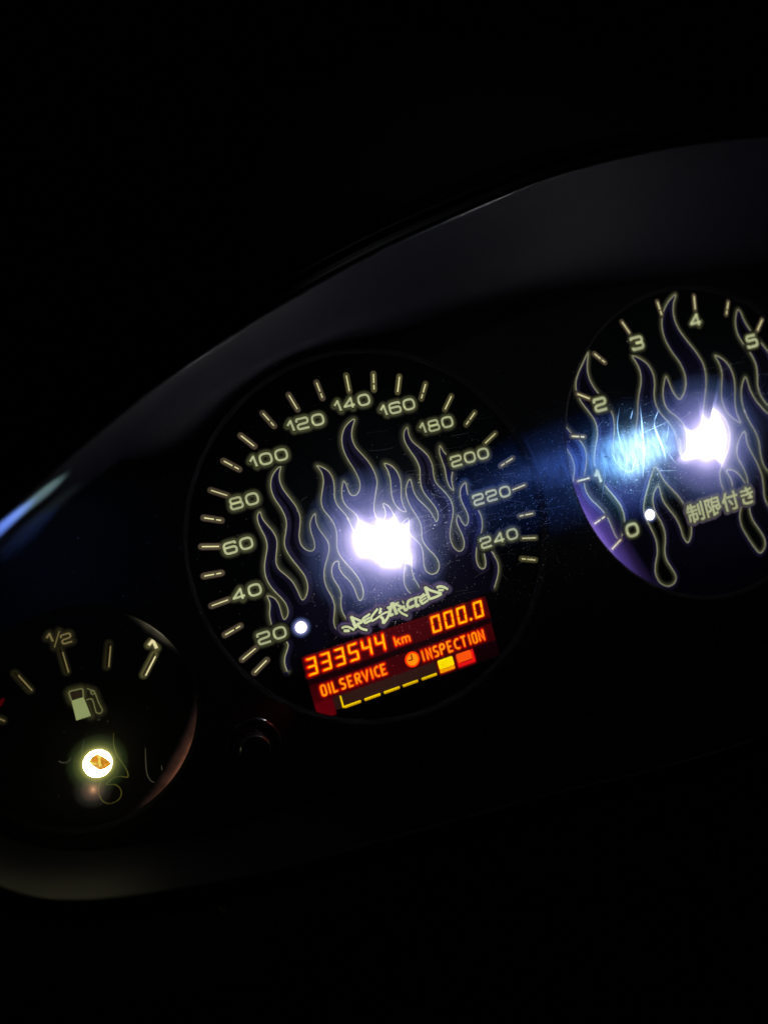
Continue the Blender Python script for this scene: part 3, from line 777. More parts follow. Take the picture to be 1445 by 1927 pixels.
M['bloom'] = overlay_glow_mat('white_bloom_glow')
M['rim_glow_lilac'] = overlay_glow_mat('lilac_rim_glow', stops=[(0, srgb(160, 135, 212)), (.12, srgb(112, 90, 176)), (.4, srgb(62, 48, 110)), (.75, srgb(26, 18, 48))])
M['bloom_warm'] = overlay_glow_mat('warm_bloom_glow', (0.55, 0.6, 0.07))
M['bloom_brown'] = overlay_glow_mat('brown_glow_patch', (0.75, 0.42, 0.13))


def bloom(parent, outline, c, z=.24, spread=1.0, mat='bloom'):
    """additive emissive overlay that paints glare bloom round a hub or pin hole"""
    mb = MB()
    P = catmull(outline, 4, True)
    C = V2(c)
    rm = sum((p - C).length for p in P) / len(P)
    rows = []
    for s_, fade in ((0.02, 0), (.5, .5), (.8, .8), (.92, .92), (1, 1), (1.08, 1.08), (1.2, 1.15), (1.5, 1.35), (2.0, 1.6), (2.8, 2)):
        rr = []
        for i, p in enumerate(P):
            k = s_ if s_ <= 1 else 1 + (s_ - 1) * spread
            soft = min(1.0, max(0.0, (s_ - 1.0) / 0.8))
            v = p - C
            q = C + (v * (1 - soft) + v.normalized() * rm * soft) * k
            rr.append(mb.vert(q.x, q.y, z, fade))
        rows.append(rr)
    n = len(P)
    for a, b in zip(rows, rows[1:]):
        for i in range(n):
            mb.face((a[i], b[i], b[(i + 1) % n], a[(i + 1) % n]), mat)
    return mb.build('painted_bloom', parent)


SP = empty('speedometer', (0, 0, 0), 'large speedometer with numbers 20 to 240, flames and a glaring white hub, in the centre', 'speedometer')
mb = MB()
disc(mb, 0, 1, 45.5, 0.0, 'film', 96)
mb.build('dial_face', SP)
flames(SP, D['main'], [(30, -18.9), (-24.6, -18.9), (-27, -22.5)], [D['isl1'], D['isl2']], [D['finger']])
for k, a in D['sang'].items():
    v = int(k)
    full = v % 20 == 0 or v == 10
    left = 95 < a < 200 or a < -140
    o = tick(SP, 0, 0, a, 40.0, 36.3, 0.27, not full, halo='tick_halo' if left else 'tick_halo_olive')
    o['label'] = 'tick at %d' % v
for k, p in D['nums'].items():
    numeral(k, p[0], p[1], SP, label='numeral %s' % k)
led_hub(SP, -0.3, 0.2, 3.2)
bloom(SP, D['blob'], (-0.3, 0.2))
mb = MB()
lathe(mb, -22.65, -12.75, [(0, 0.3), (1.25, 0.3)], 'pin', 24)
mb.build('stop_pin_hole', SP)
bloom(SP, [(-22.65 + 1.2 * math.cos(k * .5236), -12.75 + 1.2 * math.sin(k * .5236)) for k in range(12)], (-22.65, -12.75), .31, .6)
# graffiti lettering RESTRICTED with its two brush arcs
LT = MB()
base = None
letters = []
for gi, strokes in enumerate(D['graf']):
    mb = MB()
    for P, w in strokes:
        Q = catmull(P, 4) if len(P) > 2 else [V2(p) for p in P]
        ribbon(mb, Q, w * 1.2, 0.36 + gi * 0.0015, 'graffiti')
    tb = MB()
    for P, w in strokes:
        Q = catmull(P, 4) if len(P) > 2 else [V2(p) for p in P]
        tent(tb, Q, 1.3, 1.3, 0.30, 'graf_halo', 'graf_halo')
    letters.append((mb, tb))
lb = MB()
for mb_, tb in letters:
    off = len(lb.v)
    lb.v += tb.v
    lb.d += tb.d
    for f_, mi_ in zip(tb.f, tb.m):
        lb.face([off + i for i in f_], tb.mats[mi_])
LBO = lb.build('lettering_backing', SP)
for mb_, tb in letters:
    mb_.build('letter', LBO)

# ------------------------------------------------------------------ service display
LC = empty('service_display', (-1.5, -27, 0.1), 'red and amber trip display reading 333544 km, 000.0, OILSERVICE and INSPECTION under the speedometer', 'display')


def rect(mb, x0, y0, x1, y1, z, mat):
    ids = [mb.vert(x0, y0, z), mb.vert(x1, y0, z), mb.vert(x1, y1, z), mb.vert(x0, y1, z)]
    mb.face(ids, mat)


mb = MB()
rect(mb, -24.5, -24.6, 21.9, -19.25, 0.20, 'lcd_a')
mb.build('upper_panel', LC)
mb = MB()
rect(mb, -24.5, -25.9, 21.9, -24.6, 0.20, 'lcd_d')
mb.build('panel_gap', LC)
mb = MB()
rect(mb, -24.5, -30.2, 21.6, -25.9, 0.20, 'lcd_a')
rect(mb, -24.5, -34.1, -20.2, -30.2, 0.20, 'lcd_b')
rect(mb, -20.2, -33.2, 5.4, -30.2, 0.20, 'lcd_c')
rect(mb, 5.4, -34.1, 21.6, -30.2, 0.20, 'lcd_d')
mb.build('lower_panel', LC)

SEG = {'0': 'abcdef', '3': 'abcdg', '4': 'bcfg', '5': 'acdfg'}


def seg_digit(ch, x, y, w, h, parent):
    th, z = 0.47, 0.42
    sl = 0.085
    X = lambda u, v: (x + u * w + sl * (v * h), y + v * h)
    ends = {'a': ((0, 1), (1, 1)), 'b': ((1, 1), (1, .5)), 'c': ((1, .5), (1, 0)), 'd': ((0, 0), (1, 0)), 'e': ((0, .5), (0, 0)), 'f': ((0, 1), (0, .5)), 'g': ((0, .5), (1, .5))}
    hb = MB()
    segs = []
    for s in SEG[ch]:
        a, b = V2(X(*ends[s][0])), V2(X(*ends[s][1]))
        t = (b - a).normalized()
        n = Vector((-t.y, t.x))
        c = Vector((x + w / 2 + sl * h / 2, y + h / 2))
        inward = n if n.dot(c - (a + b) / 2) > 0 else -n
        g = 0.06
        if s == 'g':
            pts = [a + t * (g + .1), a + t * (g + .35) + n * th / 2, b - t * (g + .35) + n * th / 2, b - t * (g + .1), b - t * (g + .35) - n * th / 2, a + t * (g + .35) - n * th / 2]
        else:
            ea = th * .85 if s in 'ad' or (s in 'bf') else 0.16
            eb = th * .85 if s in 'ad' or (s in 'ce') else 0.16
            pts = [a + t * g, b - t * g, b - t * (g + eb) + inward * th, a + t * (g + ea) + inward * th]
            a, b = a + inward * th / 2, b + inward * th / 2
        mb = MB()
        box2(mb, pts, z - 0.02, z, 'seg')
        tent(hb, [a + t * .22, b - t * .22], 1.05, 1.05, 0.36, 'seg_halo', 'seg_halo', 0.05)
        segs.append(mb)
    o = hb.build('digit', parent)
    for s in segs:
        s.build('segment', o)
    o['label'] = 'digit %s' % ch
    return o


for ch, x in zip('333544', (-23.72, -20.42, -17.1, -13.8, -10.55, -7.25)):
    seg_digit(ch, x - .25, -23.85, 2.3, 3.95, LC)
for ch, x in zip('0000', (6.85, 10.2, 13.55, 18.0)):
    seg_digit(ch, x - .1, -23.75, 2.35, 3.95, LC)
mb = MB()
disc(mb, 16.8, -23.45, 0.34, 0.42, 'seg', 16)
tent(mb, [(16.75, -23.45), (16.85, -23.45)], .75, .75, 0.36, 'seg_halo', 'seg_halo')
mb.build('decimal_point', LC)


def lcd_text(text, xs, y, h, st, parent, z=0.42, widths=None, hw=0.9):
    for i, (ch, x) in enumerate(zip(text, xs)):
        w = widths[i] if widths else LET[ch][0] * h + st
        mb = MB()
        for P, cl in char_paths(ch, LET, x, y, w, h, st):
            ribbon(mb, P, st, z, 'txt', cl)
            tent(mb, P, hw, hw, z - 0.05, 'txt_halo', 'txt_halo', 0.05, cl)
        o = mb.build('letter', parent)
        o['label'] = 'letter %s' % ch


lcd_text('OILSERVICE', (-22.35, -20.5, -19.65, -17.8, -15.95, -14.15, -12.4, -10.25, -9.4, -7.8), -29.3, 2.75, 0.46, LC,
         widths=(1.45, .46, 1.35, 1.45, 1.4, 1.5, 1.75, .46, 1.4, 1.45))
lcd_text('INSPECTION', (2.65, 3.7, 5.5, 7.2, 9.15, 10.95, 12.7, 14.85, 15.7, 17.4), -29.4, 2.85, 0.46, LC,
         widths=(.46, 1.45, 1.4, 1.5, 1.4, 1.55, 1.6, .46, 1.4, 1.6))
lcd_text('km', (-2.85, -1.1), -23.85, 2.35, 0.4, LC, widths=(1.45, 2.15))
mb = MB()
disc(mb, 0.2, -27.95, 1.42, 0.42, 'txt', 32)
ring_plate(mb, 0.2, -27.95, 1.38, 1.85, 0.36, 'txt_halo', 32)
o = mb.build('clock_symbol', LC)
M['clock_hand'] = glow('clock_hand', srgb(90, 10, 4), 1.0)
mh = MB()
ribbon(mh, [(0.2, -26.75), (0.2, -27.95), (-0.75, -27.95)], 0.3, 0.44, 'clock_hand')
mh.build('clock_hand', o)


def bar(x0, x1, y, th=0.62):
    mb = MB()
    zz = 0.36
    pts = [(x0, y + .1), (x0 + .12, y + .25), (x1 - .1, y + .25), (x1, y + .1)]
    box2(mb, [(x0, y), (x1, y), (x1, y + .22), (x1 - .12, y + .34), (x0 + .12, y + .34), (x0, y + .22)], 0.22, zz, 'bar')
    box2(mb, [(x0 + .12, y - .3), (x1 - .12, y - .3), (x1, y - .2), (x1, y), (x0, y), (x0, y - .2)], 0.22, zz - 0.04, 'bar_low')
    mb.build('service_bar', LC)


for x0, x1 in ((-18.15, -14.1), (-13.25, -9.3), (-8.45, -4.5), (-3.7, 0.15), (1.1, 5.0)):
    bar(x0, x1, -33.2)
mb = MB()
box2(mb, [(-18.55, -33.2), (-18.15, -33.2), (-18.15, -30.5), (-18.3, -30.3), (-18.5, -30.35), (-18.55, -30.5)], 0.22, 0.38, 'bar')
mb.build('service_bar', LC)


def rrect(x0, y0, x1, y1, r=.3):
    out = []
    for cx, cy, a0 in ((x1 - r, y1 - r, 0), (x0 + r, y1 - r, 90), (x0 + r, y0 + r, 180), (x1 - r, y0 + r, 270)):
        for k in range(4):
            a = math.radians(a0 + 30 * k)
            out.append((cx + r * math.cos(a), cy + r * math.sin(a)))
    return out


mb = MB()
box2(mb, rrect(5.9, -32.45, 9.75, -30.25), 0.22, 0.46, 'yel')
box2(mb, rrect(5.85, -33.35, 9.7, -32.58, .2), 0.22, 0.44, 'yel_low')
tent(mb, [(6.3, -31.0), (9.3, -31.0), (9.3, -33.0), (6.3, -33.0)], 1.0, 1.0, 0.36, 'seg_halo', 'seg_halo', 0.05, True)
mb.build('service_block', LC)['label'] = 'yellow block'
mb = MB()
box2(mb, rrect(10.75, -32.45, 14.5, -30.3), 0.22, 0.46, 'red')
box2(mb, [(10.6, -33.45), (15.1, -33.35), (15.2, -30.3), (14.75, -30.3), (14.7, -32.75), (10.6, -32.6)][::1], 0.22, 0.43, 'red_low')
tent(mb, [(11.0, -31.0), (14.7, -31.0), (14.7, -33.1), (11.0, -33.1)], .95, .95, 0.36, 'txt_halo', 'txt_halo', 0.05, True)
mb.build('service_block', LC)['label'] = 'orange red block'

# ------------------------------------------------------------------ rev counter
TX, TY = 94.15, 0.35
TA = empty('rev_counter', (TX, TY, 0), 'rev counter with numbers 0 to 5 and Japanese writing, cut by the right edge', 'rev counter')
mb = MB()
disc(mb, 93.5, 1.3, 45.5, 0.0, 'film', 96)
mb.build('dial_face', TA)
close_t = []
p_end, p_start = D['tmain'][-1], D['tmain'][0]
a0 = math.atan2(p_end[1] - TY, p_end[0] - TX)
for k in range(0, 13):
    a = a0 + (-(a0 + math.radians(172))) * k / 12
    close_t.append((TX + 46 * math.cos(a), TY + 46 * math.sin(a)))
flames(TA, D['tmain'], close_t, [D['tisl']], [D['tfing'], D['tdrop'], D['tleft']])
for k, a in D['tang'].items():
    v = float(k)
    o = tick(TA, TX, TY, a, 40.2, 36.6, 0.34, v != int(v), ext=0.5)
    o['label'] = 'tick at %s' % k
for k, p in D['tnums'].items():
    numeral(k, p[0], p[1], TA, w=3.9, h=3.7, st=0.72, w1=1.9, hw=1.4, label='numeral %s' % k)
led_hub(TA, TX + .2, TY + .5, 3.0)
bloom(TA, D['tblob'], (TX + .2, TY + .8))
mb = MB()
lathe(mb, 71.8, -12.75, [(0, 0.3), (1.35, 0.3)], 'pin_yellow', 24)
mb.build('stop_pin_hole', TA)
bloom(TA, [(71.8 + 1.25 * math.cos(k * .5236), -12.75 + 1.25 * math.sin(k * .5236)) for k in range(12)], (71.8, -12.75), .31, .45)
# Japanese characters
cu = bpy.data.curves.new('kanji', 'FONT')
cu.body = '\u5236\u9650\u4ed8\u304d'
cu.size = 1.0
cu.offset = 0.022
ob = bpy.data.objects.new('kanji', cu)
COL.objects.link(ob)
dg = bpy.context.evaluated_depsgraph_get()
km = bpy.data.meshes.new_from_object(ob.evaluated_get(dg))
xs = [v.co.x for v in km.vertices]
ys = [v.co.y for v in km.vertices]
sx, sy = (104.7 - 82.6) / (max(xs) - min(xs)), 5.2 / (max(ys) - min(ys))
pos = [(82.6 + (v.co.x - min(xs)) * sx, -18.5 + (v.co.y - min(ys)) * sy) for v in km.vertices]
cnt = {}
for p in km.polygons:
    for e in p.edge_keys:
        cnt[e] = cnt.get(e, 0) + 1
cb = MB()
for v in pos:
    cb.vert(v[0], v[1], 0.26)
for p in km.polygons:
    cb.face(list(p.vertices), 'digit')
M['kanji_halo'] = backlit('writing_border', [(0, srgb(26, 26, 14)), (0.16, srgb(40, 42, 28)), (0.4, srgb(84, 82, 68)), (0.75, srgb(62, 52, 80)), (1.0, K)])
hb = MB()
for (a, b), c in cnt.items():
    if c == 1:
        tent(hb, [pos[a], pos[b]], 1.0, 1.0, 0.22, 'kanji_halo', 'kanji_halo')
wr = hb.build('writing_backing', TA)
cb.build('japanese_writing', wr)
bpy.data.objects.remove(ob)

# ------------------------------------------------------------------ fuel gauge
FX, FY = -70.6, -16.7
HX, HY = -70.7, -26.9
FU = empty('fuel_gauge', (FX, FY, 0), 'small fuel gauge with pump symbol and a yellow lit hub, in the lower left corner', 'fuel gauge')
mb = MB()
disc(mb, FX, FY, 25.5, 0.0, 'fuelfilm', 96)
mb.build('dial_face', FU)
for nm, cl, mt, w in (('f1', False, 'fline_lit', .13), ('f2', False, 'fline', .13), ('f3', False, 'fline', .13), ('f4', False, 'fline', .1), ('f5', False, 'fline', .1), ('f6', False, 'fline', .1)):
    mb = MB()
    ribbon(mb, catmull(smooth_path(D[nm], cl), 4, cl), w, 0.06, mt, cl)
    mb.build('flame_outline', FU)


def seg_tick(p, q, mat, halo, th=.24, name='tick_mark'):
    mb = MB()
    ribbon(mb, [p, q], th, 0.23, mat)
    a, b = V2(p), V2(q)
    t = (b - a).normalized()
    sh = Vector((-0.35, 0.25))
    tent(mb, [a + sh - t * .4, b + sh], 1.1, 1.1, 0.2, halo, halo)
    return mb.build(name, FU)


seg_tick((-71.07, -2.45), (-71.07, -6.85), 'ftick', 'fhalo')
seg_tick((-61.9, -4.2), (-63.4, -8.3), 'ftick', 'fhalo')
seg_tick((-53.95, -9.1), (-56.9, -12.35), 'ftick_bright', 'fhalo_bright', .3)
seg_tick((-80.2, -4.35), (-78.55, -8.2), 'ftick', 'fhalo')
seg_tick((-88.2, -9.2), (-84.9, -12.45), 'ftick', 'fhalo')
numeral('1', -53.95, -6.6, FU, w1=2.0, h=2.5, st=0.6, mat='ftick_bright', halo='fhalo_bright', hw=1.2, label='numeral 1')
fr = numeral('1', -72.75, 1.1, FU, w1=1.35, h=2.1, st=0.36, mat='ftick', halo='fhalo', hw=1.2, label='fraction 1/2')
mb = MB()
for P, cl in char_paths('2', DIG, -70.75, -1.05, 2.15, 2.15, .3):
    ribbon(mb, P, .3, 0.23, 'ftick', cl)
    tent(mb, P, 1.2, 1.2, 0.2, 'fhalo', 'fhalo', closed=cl)
ribbon(mb, [(-70.55, 1.9), (-72.3, -1.0)], .2, 0.23, 'ftick')
tent(mb, [(-70.6, 1.9), (-72.3, -1.0)], 1.2, 1.2, 0.2, 'fhalo', 'fhalo')
mb.build('fraction_two', fr)
PU = D['pump']
mb = MB()
fill_loops(mb, [PU['body']], 0.24, 'pump')
ribbon(mb, catmull(PU['frame'], 1), .3, 0.25, 'pump_line')
fill_loops(mb, [PU['frame']], 0.235, 'pump_window')
tent(mb, PU['frame'] + PU['body'][1:3], 1.6, 1.6, 0.2, 'phalo', 'phalo', closed=True)
po = mb.build('pump_symbol', FU)
mb = MB()
ribbon(mb, PU['hose'], .22, 0.25, 'pump_line')
ribbon(mb, PU['loop'], .22, 0.26, 'pump_line', True)
tent(mb, PU['hose'], 1.1, 1.1, 0.2, 'fhalo', 'fhalo')
mb.build('pump_hose', po)
bloom(FU, [(HX + 2.7 * math.cos(k * .5236), HY + .1 + 2.7 * math.sin(k * .5236)) for k in range(12)], (HX, HY + .1), .3, .75, 'bloom_warm')
bloom(FU, [(-72.9 + .045 * (1 + .15 * math.sin(2 * k)) * math.cos(k * .5236), -31.6 + .06 * math.sin(k * .5236)) for k in range(12)], (-72.9, -31.6), .32, 42, 'bloom_brown')  # brown glow painted over the film below the hub
# hub opening: shallow bright well with the amber motor shaft in it
mb = MB()
lathe(mb, HX, HY + .1, [(0, 0.75), (2.0, 0.7), (2.6, 0.5), (2.8, 0.2)], 'fuel_led', 40)
hub = mb.build('hub_opening', FU)
ch = [V2(p) for p in PU['chip']]
cc0 = sum(ch, Vector((0, 0))) / len(ch)
ch = [cc0 + (p - cc0) * 1.12 for p in ch]
cc = sum(ch, Vector((0, 0))) / len(ch)
mb = MB()
apex = mb.vert(cc.x, cc.y + .1, 1.6)
rim = [mb.vert(p.x, p.y, 0.8) for p in catmull([tuple(p) for p in ch], 2, True)]
for i in range(len(rim)):
    mb.face((apex, rim[i], rim[(i + 1) % len(rim)]), 'amber_pale' if (rim[i] % 3 == 0 and mb.v[rim[i]][1] > cc.y) else 'amber')
box2(mb, [(cc.x - .25, cc.y - .6), (cc.x + .25, cc.y - .6), (cc.x + .3, cc.y + .5), (cc.x - .2, cc.y + .5)], 1.3, 1.66, 'amber_pale')
mb.build('motor_shaft', hub)
# red needle tip at the left edge
mb = MB()
a, b = V2((-83.2, -7.6)), V2((-92, -13.5))
t = (b - a).normalized()
n = Vector((-t.y, t.x))
box2(mb, [a, a + t * 1 + n * .5, b + n * 1.1, b - n * 1.1, a + t * 1 - n * .5], 2.2, 2.8, 'needle')
mb.build('needle', FU)


def glow_band(parent, cx, cy, r, a0, a1, wmax, mat, name, z=0.3):
    """emissive band painted as light escaping past the rim; widest in the middle"""
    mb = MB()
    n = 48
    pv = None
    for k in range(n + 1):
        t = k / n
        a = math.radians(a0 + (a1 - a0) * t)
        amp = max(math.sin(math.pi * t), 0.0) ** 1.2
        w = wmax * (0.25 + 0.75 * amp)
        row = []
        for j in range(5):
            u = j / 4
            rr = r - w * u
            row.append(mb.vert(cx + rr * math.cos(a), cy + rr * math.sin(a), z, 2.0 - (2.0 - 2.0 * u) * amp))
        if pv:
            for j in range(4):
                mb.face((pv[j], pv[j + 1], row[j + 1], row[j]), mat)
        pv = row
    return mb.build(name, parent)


glow_band(FU, FX, FY, 23.4, -88, -2, 3.9, 'leak_brown', 'rim_glow_band')  # leak_brown and leak_white are glow painted along the rim
glow_band(FU, FX, FY, 23.4, 12, 58, 3.0, 'leak_white', 'rim_glow_band', 0.29)
glow_band(TA, 93.5, 1.3, 42.6, 166, 236, 9.5, 'rim_glow_lilac', 'rim_glow_band', 0.3)

# ------------------------------------------------------------------ cluster housing
HO = empty('instrument_housing', (20, 0, 0), 'black plastic instrument housing whose curved hood rises round the three lit dials', 'instrument housing')
lip = D['lip'] + [(150, 61.5), (190, 54), (225, 38), (238, 8), (232, -30), (210, -52), (160, -60)]
lip += D['lipb'][::-1]
lip += [(-88.5, -26), (-91, -14), (-90, -2), (-85, 10), (-77, 18.8)]
back = D['back'] + [(190, 42), (222, 25), (232, 0), (228, -28), (205, -49), (150, -55), (60, -56), (0, -54), (-40, -51), (-60, -48), (-75, -45), (-88, -39), (-96, -29), (-99, -15), (-97, -1), (-91, 10), (-84, 17)]


def resample(P, n):
    P = catmull(P, 8, True)
    P = P + [P[0]]
    L = [0.0]
    for i in range(1, len(P)):
        L.append(L[-1] + (P[i] - P[i - 1]).length)
    out = []
    j = 0
    for k in range(n):
        s = L[-1] * k / n
        while L[j + 1] < s:
            j += 1
        t = (s - L[j]) / max(L[j + 1] - L[j], 1e-9)
        out.append(P[j].lerp(P[j + 1], t))
    return out


N = 360
LP, BP0 = resample(lip, N), resample(back, N * 3)
# pair every lip point with the nearest point of the back edge, kept in order
BP = []
for p in LP:
    q = min(BP0, key=lambda b: (b - p).length)
    BP.append(q)
for _ in range(6):
    BP = [(BP[i - 1] + BP[i] * 2 + BP[(i + 1) % N]) / 4 for i in range(N)]
for _ in range(25):
    LP = [(LP[i - 1] + LP[i] * 2 + LP[(i + 1) % N]) / 4 for i in range(N)]
NR = []
cgen = area([tuple(p) for p in LP])
for i in range(N):
    t = (LP[(i + 1) % N] - LP[i - 1]).normalized()
    NR.append(Vector((t.y, -t.x)) * (1 if cgen > 0 else -1))
for _ in range(10):
    NR = [((NR[i - 1] + NR[i] * 2 + NR[(i + 1) % N])).normalized() for i in range(N)]
SA, TAP, FUP = (-0.1, 2.5, 42.1), (92.65, 1.55, 40.7), (-70.45, -16.55, 22.4)
mb = MB()
circ = lambda c, r=None: [(c[0] + (r or c[2]) * math.cos(2 * math.pi * k / 96), c[1] + (r or c[2]) * math.sin(2 * math.pi * k / 96)) for k in range(96)]
INW = []
for p in BP:
    room = min((p - V2(c)).length - c[2] - 2.2 for c in (SA, TAP, FUP))
    INW.append(max(0.3, min(9.0 if (p.y > 5 and p.x > -48) else 2.5, room)))
for _ in range(12):
    INW = [min(INW[i], (INW[i - 1] + INW[i] * 2 + INW[(i + 1) % N]) / 4) for i in range(N)]
FE = [BP[i] - NR[i] * INW[i] for i in range(N)]
fill_loops(mb, [[tuple(p) for p in FE], circ(SA, 43.1), circ(TAP, 41.7), circ(FUP, 23.2)], 2.4, 'housing')
mb.build('face_plate', HO)
for c in (SA, TAP, FUP):
    mb = MB()
    lathe(mb, c[0], c[1], [(c[2] + .35, 0.02), (c[2], 1.4), (c[2] + .1, 1.7), (c[2] + 1.1, 2.42)], 'rim', 128)
    mb.build('dial_rim', HO, True)
mb = MB()
rows = []
def wall_shade(i):  # lower wall darkened in its colour to stand for shade
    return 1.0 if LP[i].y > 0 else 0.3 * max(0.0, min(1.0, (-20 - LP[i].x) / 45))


for u, z in ((1, 2.38), (.86, 2.5), (.7, 2.9), (.54, 3.7), (.4, 5.0), (.27, 7.0), (.16, 9.8), (.08, 13.0), (.03, 17), (0, 22), (0, 27.5), (0, 33)):
    t = (z - 2.38) / 30.62
    rows.append([])
    for i in range(N):
        q = BP[i].lerp(LP[i], t) - NR[i] * (INW[i] * u)
        rows[-1].append(mb.vert(q.x, q.y, z, wall_shade(i)))
for a, b in zip(rows, rows[1:]):
    for i in range(N):
        mb.face((a[i], a[(i + 1) % N], b[(i + 1) % N], b[i]), 'wall')
mb.build('hood_wall', HO, True)
# bezel outside the lip
mb = MB()
rows = []
for off, z in [(0, 33), (.25, 33.5), (.8, 33.7), (1.6, 33.4), (2.1, 33.2), (2.5, 33.5), (2.8, 34.0), (3.2, 34.2), (3.7, 34.0), (4.5, 32.5), (6, 29), (9, 24)]:
    rows.append([mb.vert(LP[i].x + NR[i].x * off, LP[i].y + NR[i].y * off, z) for i in range(N)])
for a, b in zip(rows, rows[1:]):
    for i in range(N):
        mb.face((a[i], a[(i + 1) % N], b[(i + 1) % N], b[i]), 'rim' if LP[i].y < -30 else 'bezel')
mb.build('hood_bezel', HO, True)

# reset knob below the speedometer
KN = empty('reset_knob', (-39.6, -33.6, 2.4), 'round glossy black trip reset knob below the speedometer', 'knob')
mb = MB()
lathe(mb, -39.6, -33.6, [(4.6, 2.41), (4.9, 3.0), (5.3, 3.3), (5.8, 3.0), (6.0, 2.41)], 'knob', 64)
mb.build('collar', KN, True)
mb = MB()
lathe(mb, -39.6, -33.6, [(0, 6.6), (1.2, 6.9), (2.3, 7.3), (2.8, 7.3), (3.2, 6.9), (3.3, 6.2), (3.4, 2.42)], 'knob', 48)
mb.build('knob_cap', KN, True)

# clear cover with its dust, scratches and painted glare streaks
CZ = 12.0
mb = MB()
ring = [tuple(BP[i].lerp(LP[i], 0.314) - NR[i] * (INW[i] * .1)) for i in range(N)]
fill_loops(mb, [[(p[0] * 0.9995, p[1] * 0.9995) for p in ring]], CZ, 'cover')
cov = mb.build('clear_cover', None)
tag(cov, 'clear scratched plastic cover over all the dials of the instrument housing', 'cover')

mb = MB()
clusters = [((-4, -8), 9, 8, 620), ((14, 2), 9, 7, 420), ((36, -2), 8, 8, 650), ((48, 0), 7, 10, 520), ((66, -4), 12, 6, 520), ((66, 6), 13, 6, 600), ((20, 3), 42, 16, 700), ((-25, 8), 16, 12, 60), ((-66, -22), 10, 9, 60), ((-52, 12), 8, 6, 30), ((0, -20), 20, 4, 120)]
for (cx, cy), sx_, sy_, n in clusters:
    for _ in range(n):
        x, y = random.gauss(cx, sx_), random.gauss(cy, sy_)
        if x < -88 or x > 120 or abs(y) > 44:
            continue
        r = random.choice((.035, .04, .05, .06, .07, .09)) * random.uniform(.7, 1.2)
        if random.random() < .015:
            r *= 2.2
        k = random.randint(4, 6)
        a0 = random.random() * 6
        st = random.uniform(1, 1.9)
        zt = CZ + .05 + random.random() * .03
        ids = []
        br = random.uniform(.35, 1)
        for j in range(k):
            a = a0 + 2 * math.pi * j / k
            ids.append(mb.vert(x + r * st * math.cos(a) * random.uniform(.7, 1.2), y + r * math.sin(a) * random.uniform(.7, 1.2), zt, br))
        mb.face(ids, 'dust')
for _ in range(26):
    # short curled lint fibres
    x, y = random.gauss(20, 30), random.gauss(-2, 9)
    a = random.random() * 6.28
    P = [(x, y)]
    for j in range(5):
        a += random.uniform(-.9, .9)
        x += math.cos(a) * .35
        y += math.sin(a) * .35
        P.append((x, y))
    b0 = len(mb.v)
    ribbon(mb, catmull(P, 3), .045, CZ + .07, 'dust')
    for q in range(b0, len(mb.v)):
        mb.d[q] = .6
du = mb.build('dust', None)
tag(du, 'pale dust specks and lint lying on the clear cover', 'dust', kind='stuff')

mb = MB()
for _ in range(420):
    x, y = random.gauss(60, 26), random.gauss(6.5, 6.5)
    if random.random() < .35:
        x, y = random.gauss(14, 12), random.gauss(4, 9)
    L_ = random.uniform(.8, 6)
    a = random.gauss(-0.02, .22) if random.random() < .7 else random.uniform(0, 3.14)
    c = random.uniform(-.15, .15)
    P = [(x + L_ * u * math.cos(a + c * u), y + L_ * u * math.sin(a + c * u)) for u in (-.5, -.25, 0, .25, .5)]
    b0 = len(mb.v)
    ribbon(mb, P, random.uniform(.012, .04), CZ + .09 + random.random() * .02, 'scratch')
    br = random.uniform(.3, 1)
    for q in range(b0, len(mb.v)):
        mb.d[q] = br
sc = mb.build('scratches', None)
tag(sc, 'fine scratches crossing the clear cover between speedometer and rev counter', 'scratches', kind='stuff')

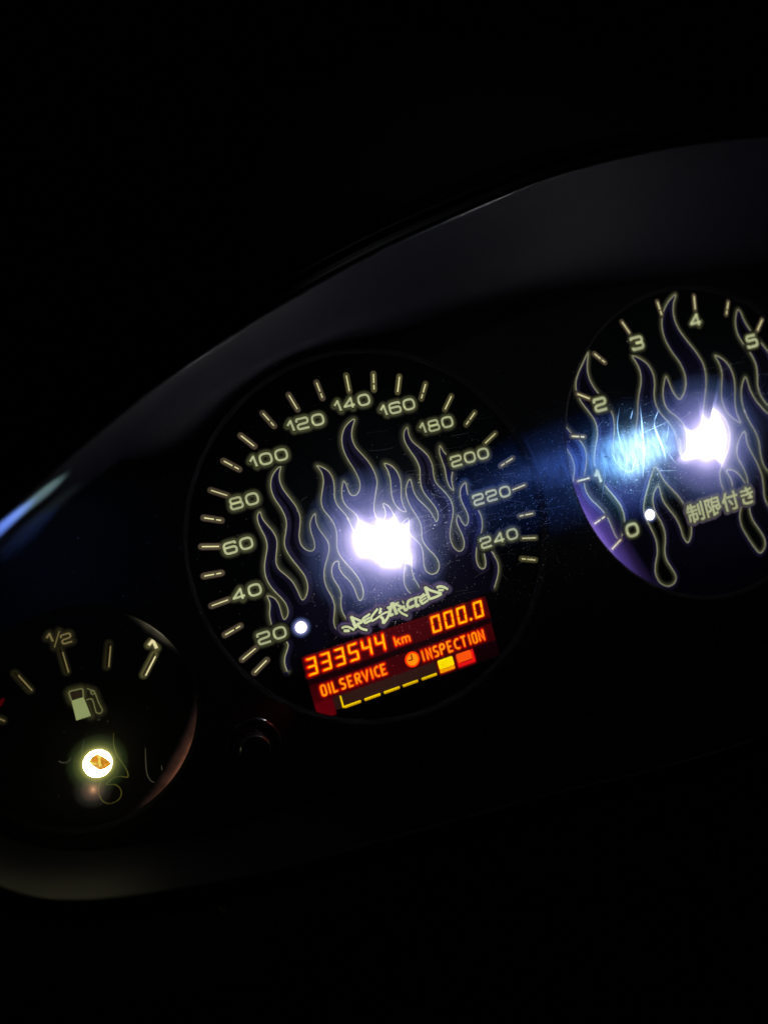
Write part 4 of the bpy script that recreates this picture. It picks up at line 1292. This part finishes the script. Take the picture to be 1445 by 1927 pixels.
mb = MB()
for P, w in D['streaks']:  # translucent ribbons drawn in the shape of reflected glare
    Q = catmull(P, 6)
    n = len(Q)
    pv = None
    for i, p in enumerate(Q):
        t = (Q[min(i + 1, n - 1)] - Q[max(i - 1, 0)]).normalized()
        nn = Vector((-t.y, t.x))
        u = i / (n - 1)
        ww = w * (math.sin(math.pi * min(max(u, .02), .98)) ** .7) * (0.35 + 0.65 * u if w > .4 else 1)
        row = []
        for s, al in ((-1, 0), (-.45, .9), (.45, .9), (1, 0)):
            al *= math.sin(math.pi * min(max(u, 0.03), .97)) ** .8
            row.append(mb.vert(p.x + nn.x * ww / 2 * s, p.y + nn.y * ww / 2 * s, CZ + .13, al))
        if pv:
            for j in range(3):
                mb.face((pv[j], pv[j + 1], row[j + 1], row[j]), 'streak')
        pv = row
for (cx, cy), rx, ry, al, rot in (((66, 3.8), 12, 6.5, .26, .1), ((56, 5.5), 34, 7.0, .42, -.03), ((62, 1), 9, 5, .12, .5), ((14, 1), 16, 9, .07, 0)):  # soft patches added to catch the glare spots as bright haze
    rows = []
    for u in (0.02, .15, .3, .45, .6, .75, .88, 1):
        a_ = al * (math.cos(math.pi * u) * .5 + .5)
        row = []
        for k in range(40):
            th = 2 * math.pi * k / 40
            j = 1 + .12 * math.sin(3 * th + cx) + .07 * math.sin(7 * th + cy)
            px, py = rx * u * j * math.cos(th), ry * u * j * math.sin(th)
            row.append(mb.vert(cx + px * math.cos(rot) - py * math.sin(rot), cy + px * math.sin(rot) + py * math.cos(rot), CZ + .03 + al * .02, a_))
        rows.append(row)
    for a_, b_ in zip(rows, rows[1:]):
        for k in range(40):
            mb.face((a_[k], b_[k], b_[(k + 1) % 40], a_[(k + 1) % 40]), 'glare_patch')
sk = mb.build('glare_streaks', None)
tag(sk, 'pale streaks and patches shaped as reflected glare on the cover in front of the rev counter', 'wipe marks', kind='stuff')  # the marks are drawn glare

# ------------------------------------------------------------------ dashboard round the housing
mb = MB()
rows = []
for off, z in [(9.2, 23), (14, 14), (24, 4), (60, -10), (220, -40)]:
    rows.append([mb.vert(LP[i].x + NR[i].x * off, LP[i].y + NR[i].y * off, z) for i in range(N)])
for a, b in zip(rows, rows[1:]):
    for i in range(N):
        mb.face((a[i], a[(i + 1) % N], b[(i + 1) % N], b[i]), 'dash')
da = mb.build('dashboard', None, True)
tag(da, 'black dashboard surface round the instrument housing', 'dashboard', kind='structure')

# rod coloured green to stand in for a dim reflection below the housing
M['glint'] = plastic('green_glint_rod', (0.16, 0.2, 0.05, 1), 0.5, 0.1, 900)
ST = MB()
P0, P1 = Vector((-53.3, -47.5, 27)), Vector((-52.9, -54.5, 25))
rows = []
for k in range(9):
    u = k / 8
    c = P0.lerp(P1, u)
    rr = 0.85 * math.sin(math.pi * min(max(u * .8 + .15, .03), .97)) ** .6
    rows.append([ST.vert(c.x + rr * math.cos(a * math.pi / 6), c.y, c.z + rr * math.sin(a * math.pi / 6)) for a in range(12)])
for a, b in zip(rows, rows[1:]):
    for i in range(12):
        ST.face((a[i], b[i], b[(i + 1) % 12], a[(i + 1) % 12]), 'glint')
ST.face(rows[0][::-1], 'glint')
ST.face(rows[-1], 'glint')
so = ST.build('glint', None, True)
tag(so, 'thin rod coloured as a dim green reflection just below the lower edge of the instrument housing', 'glint')
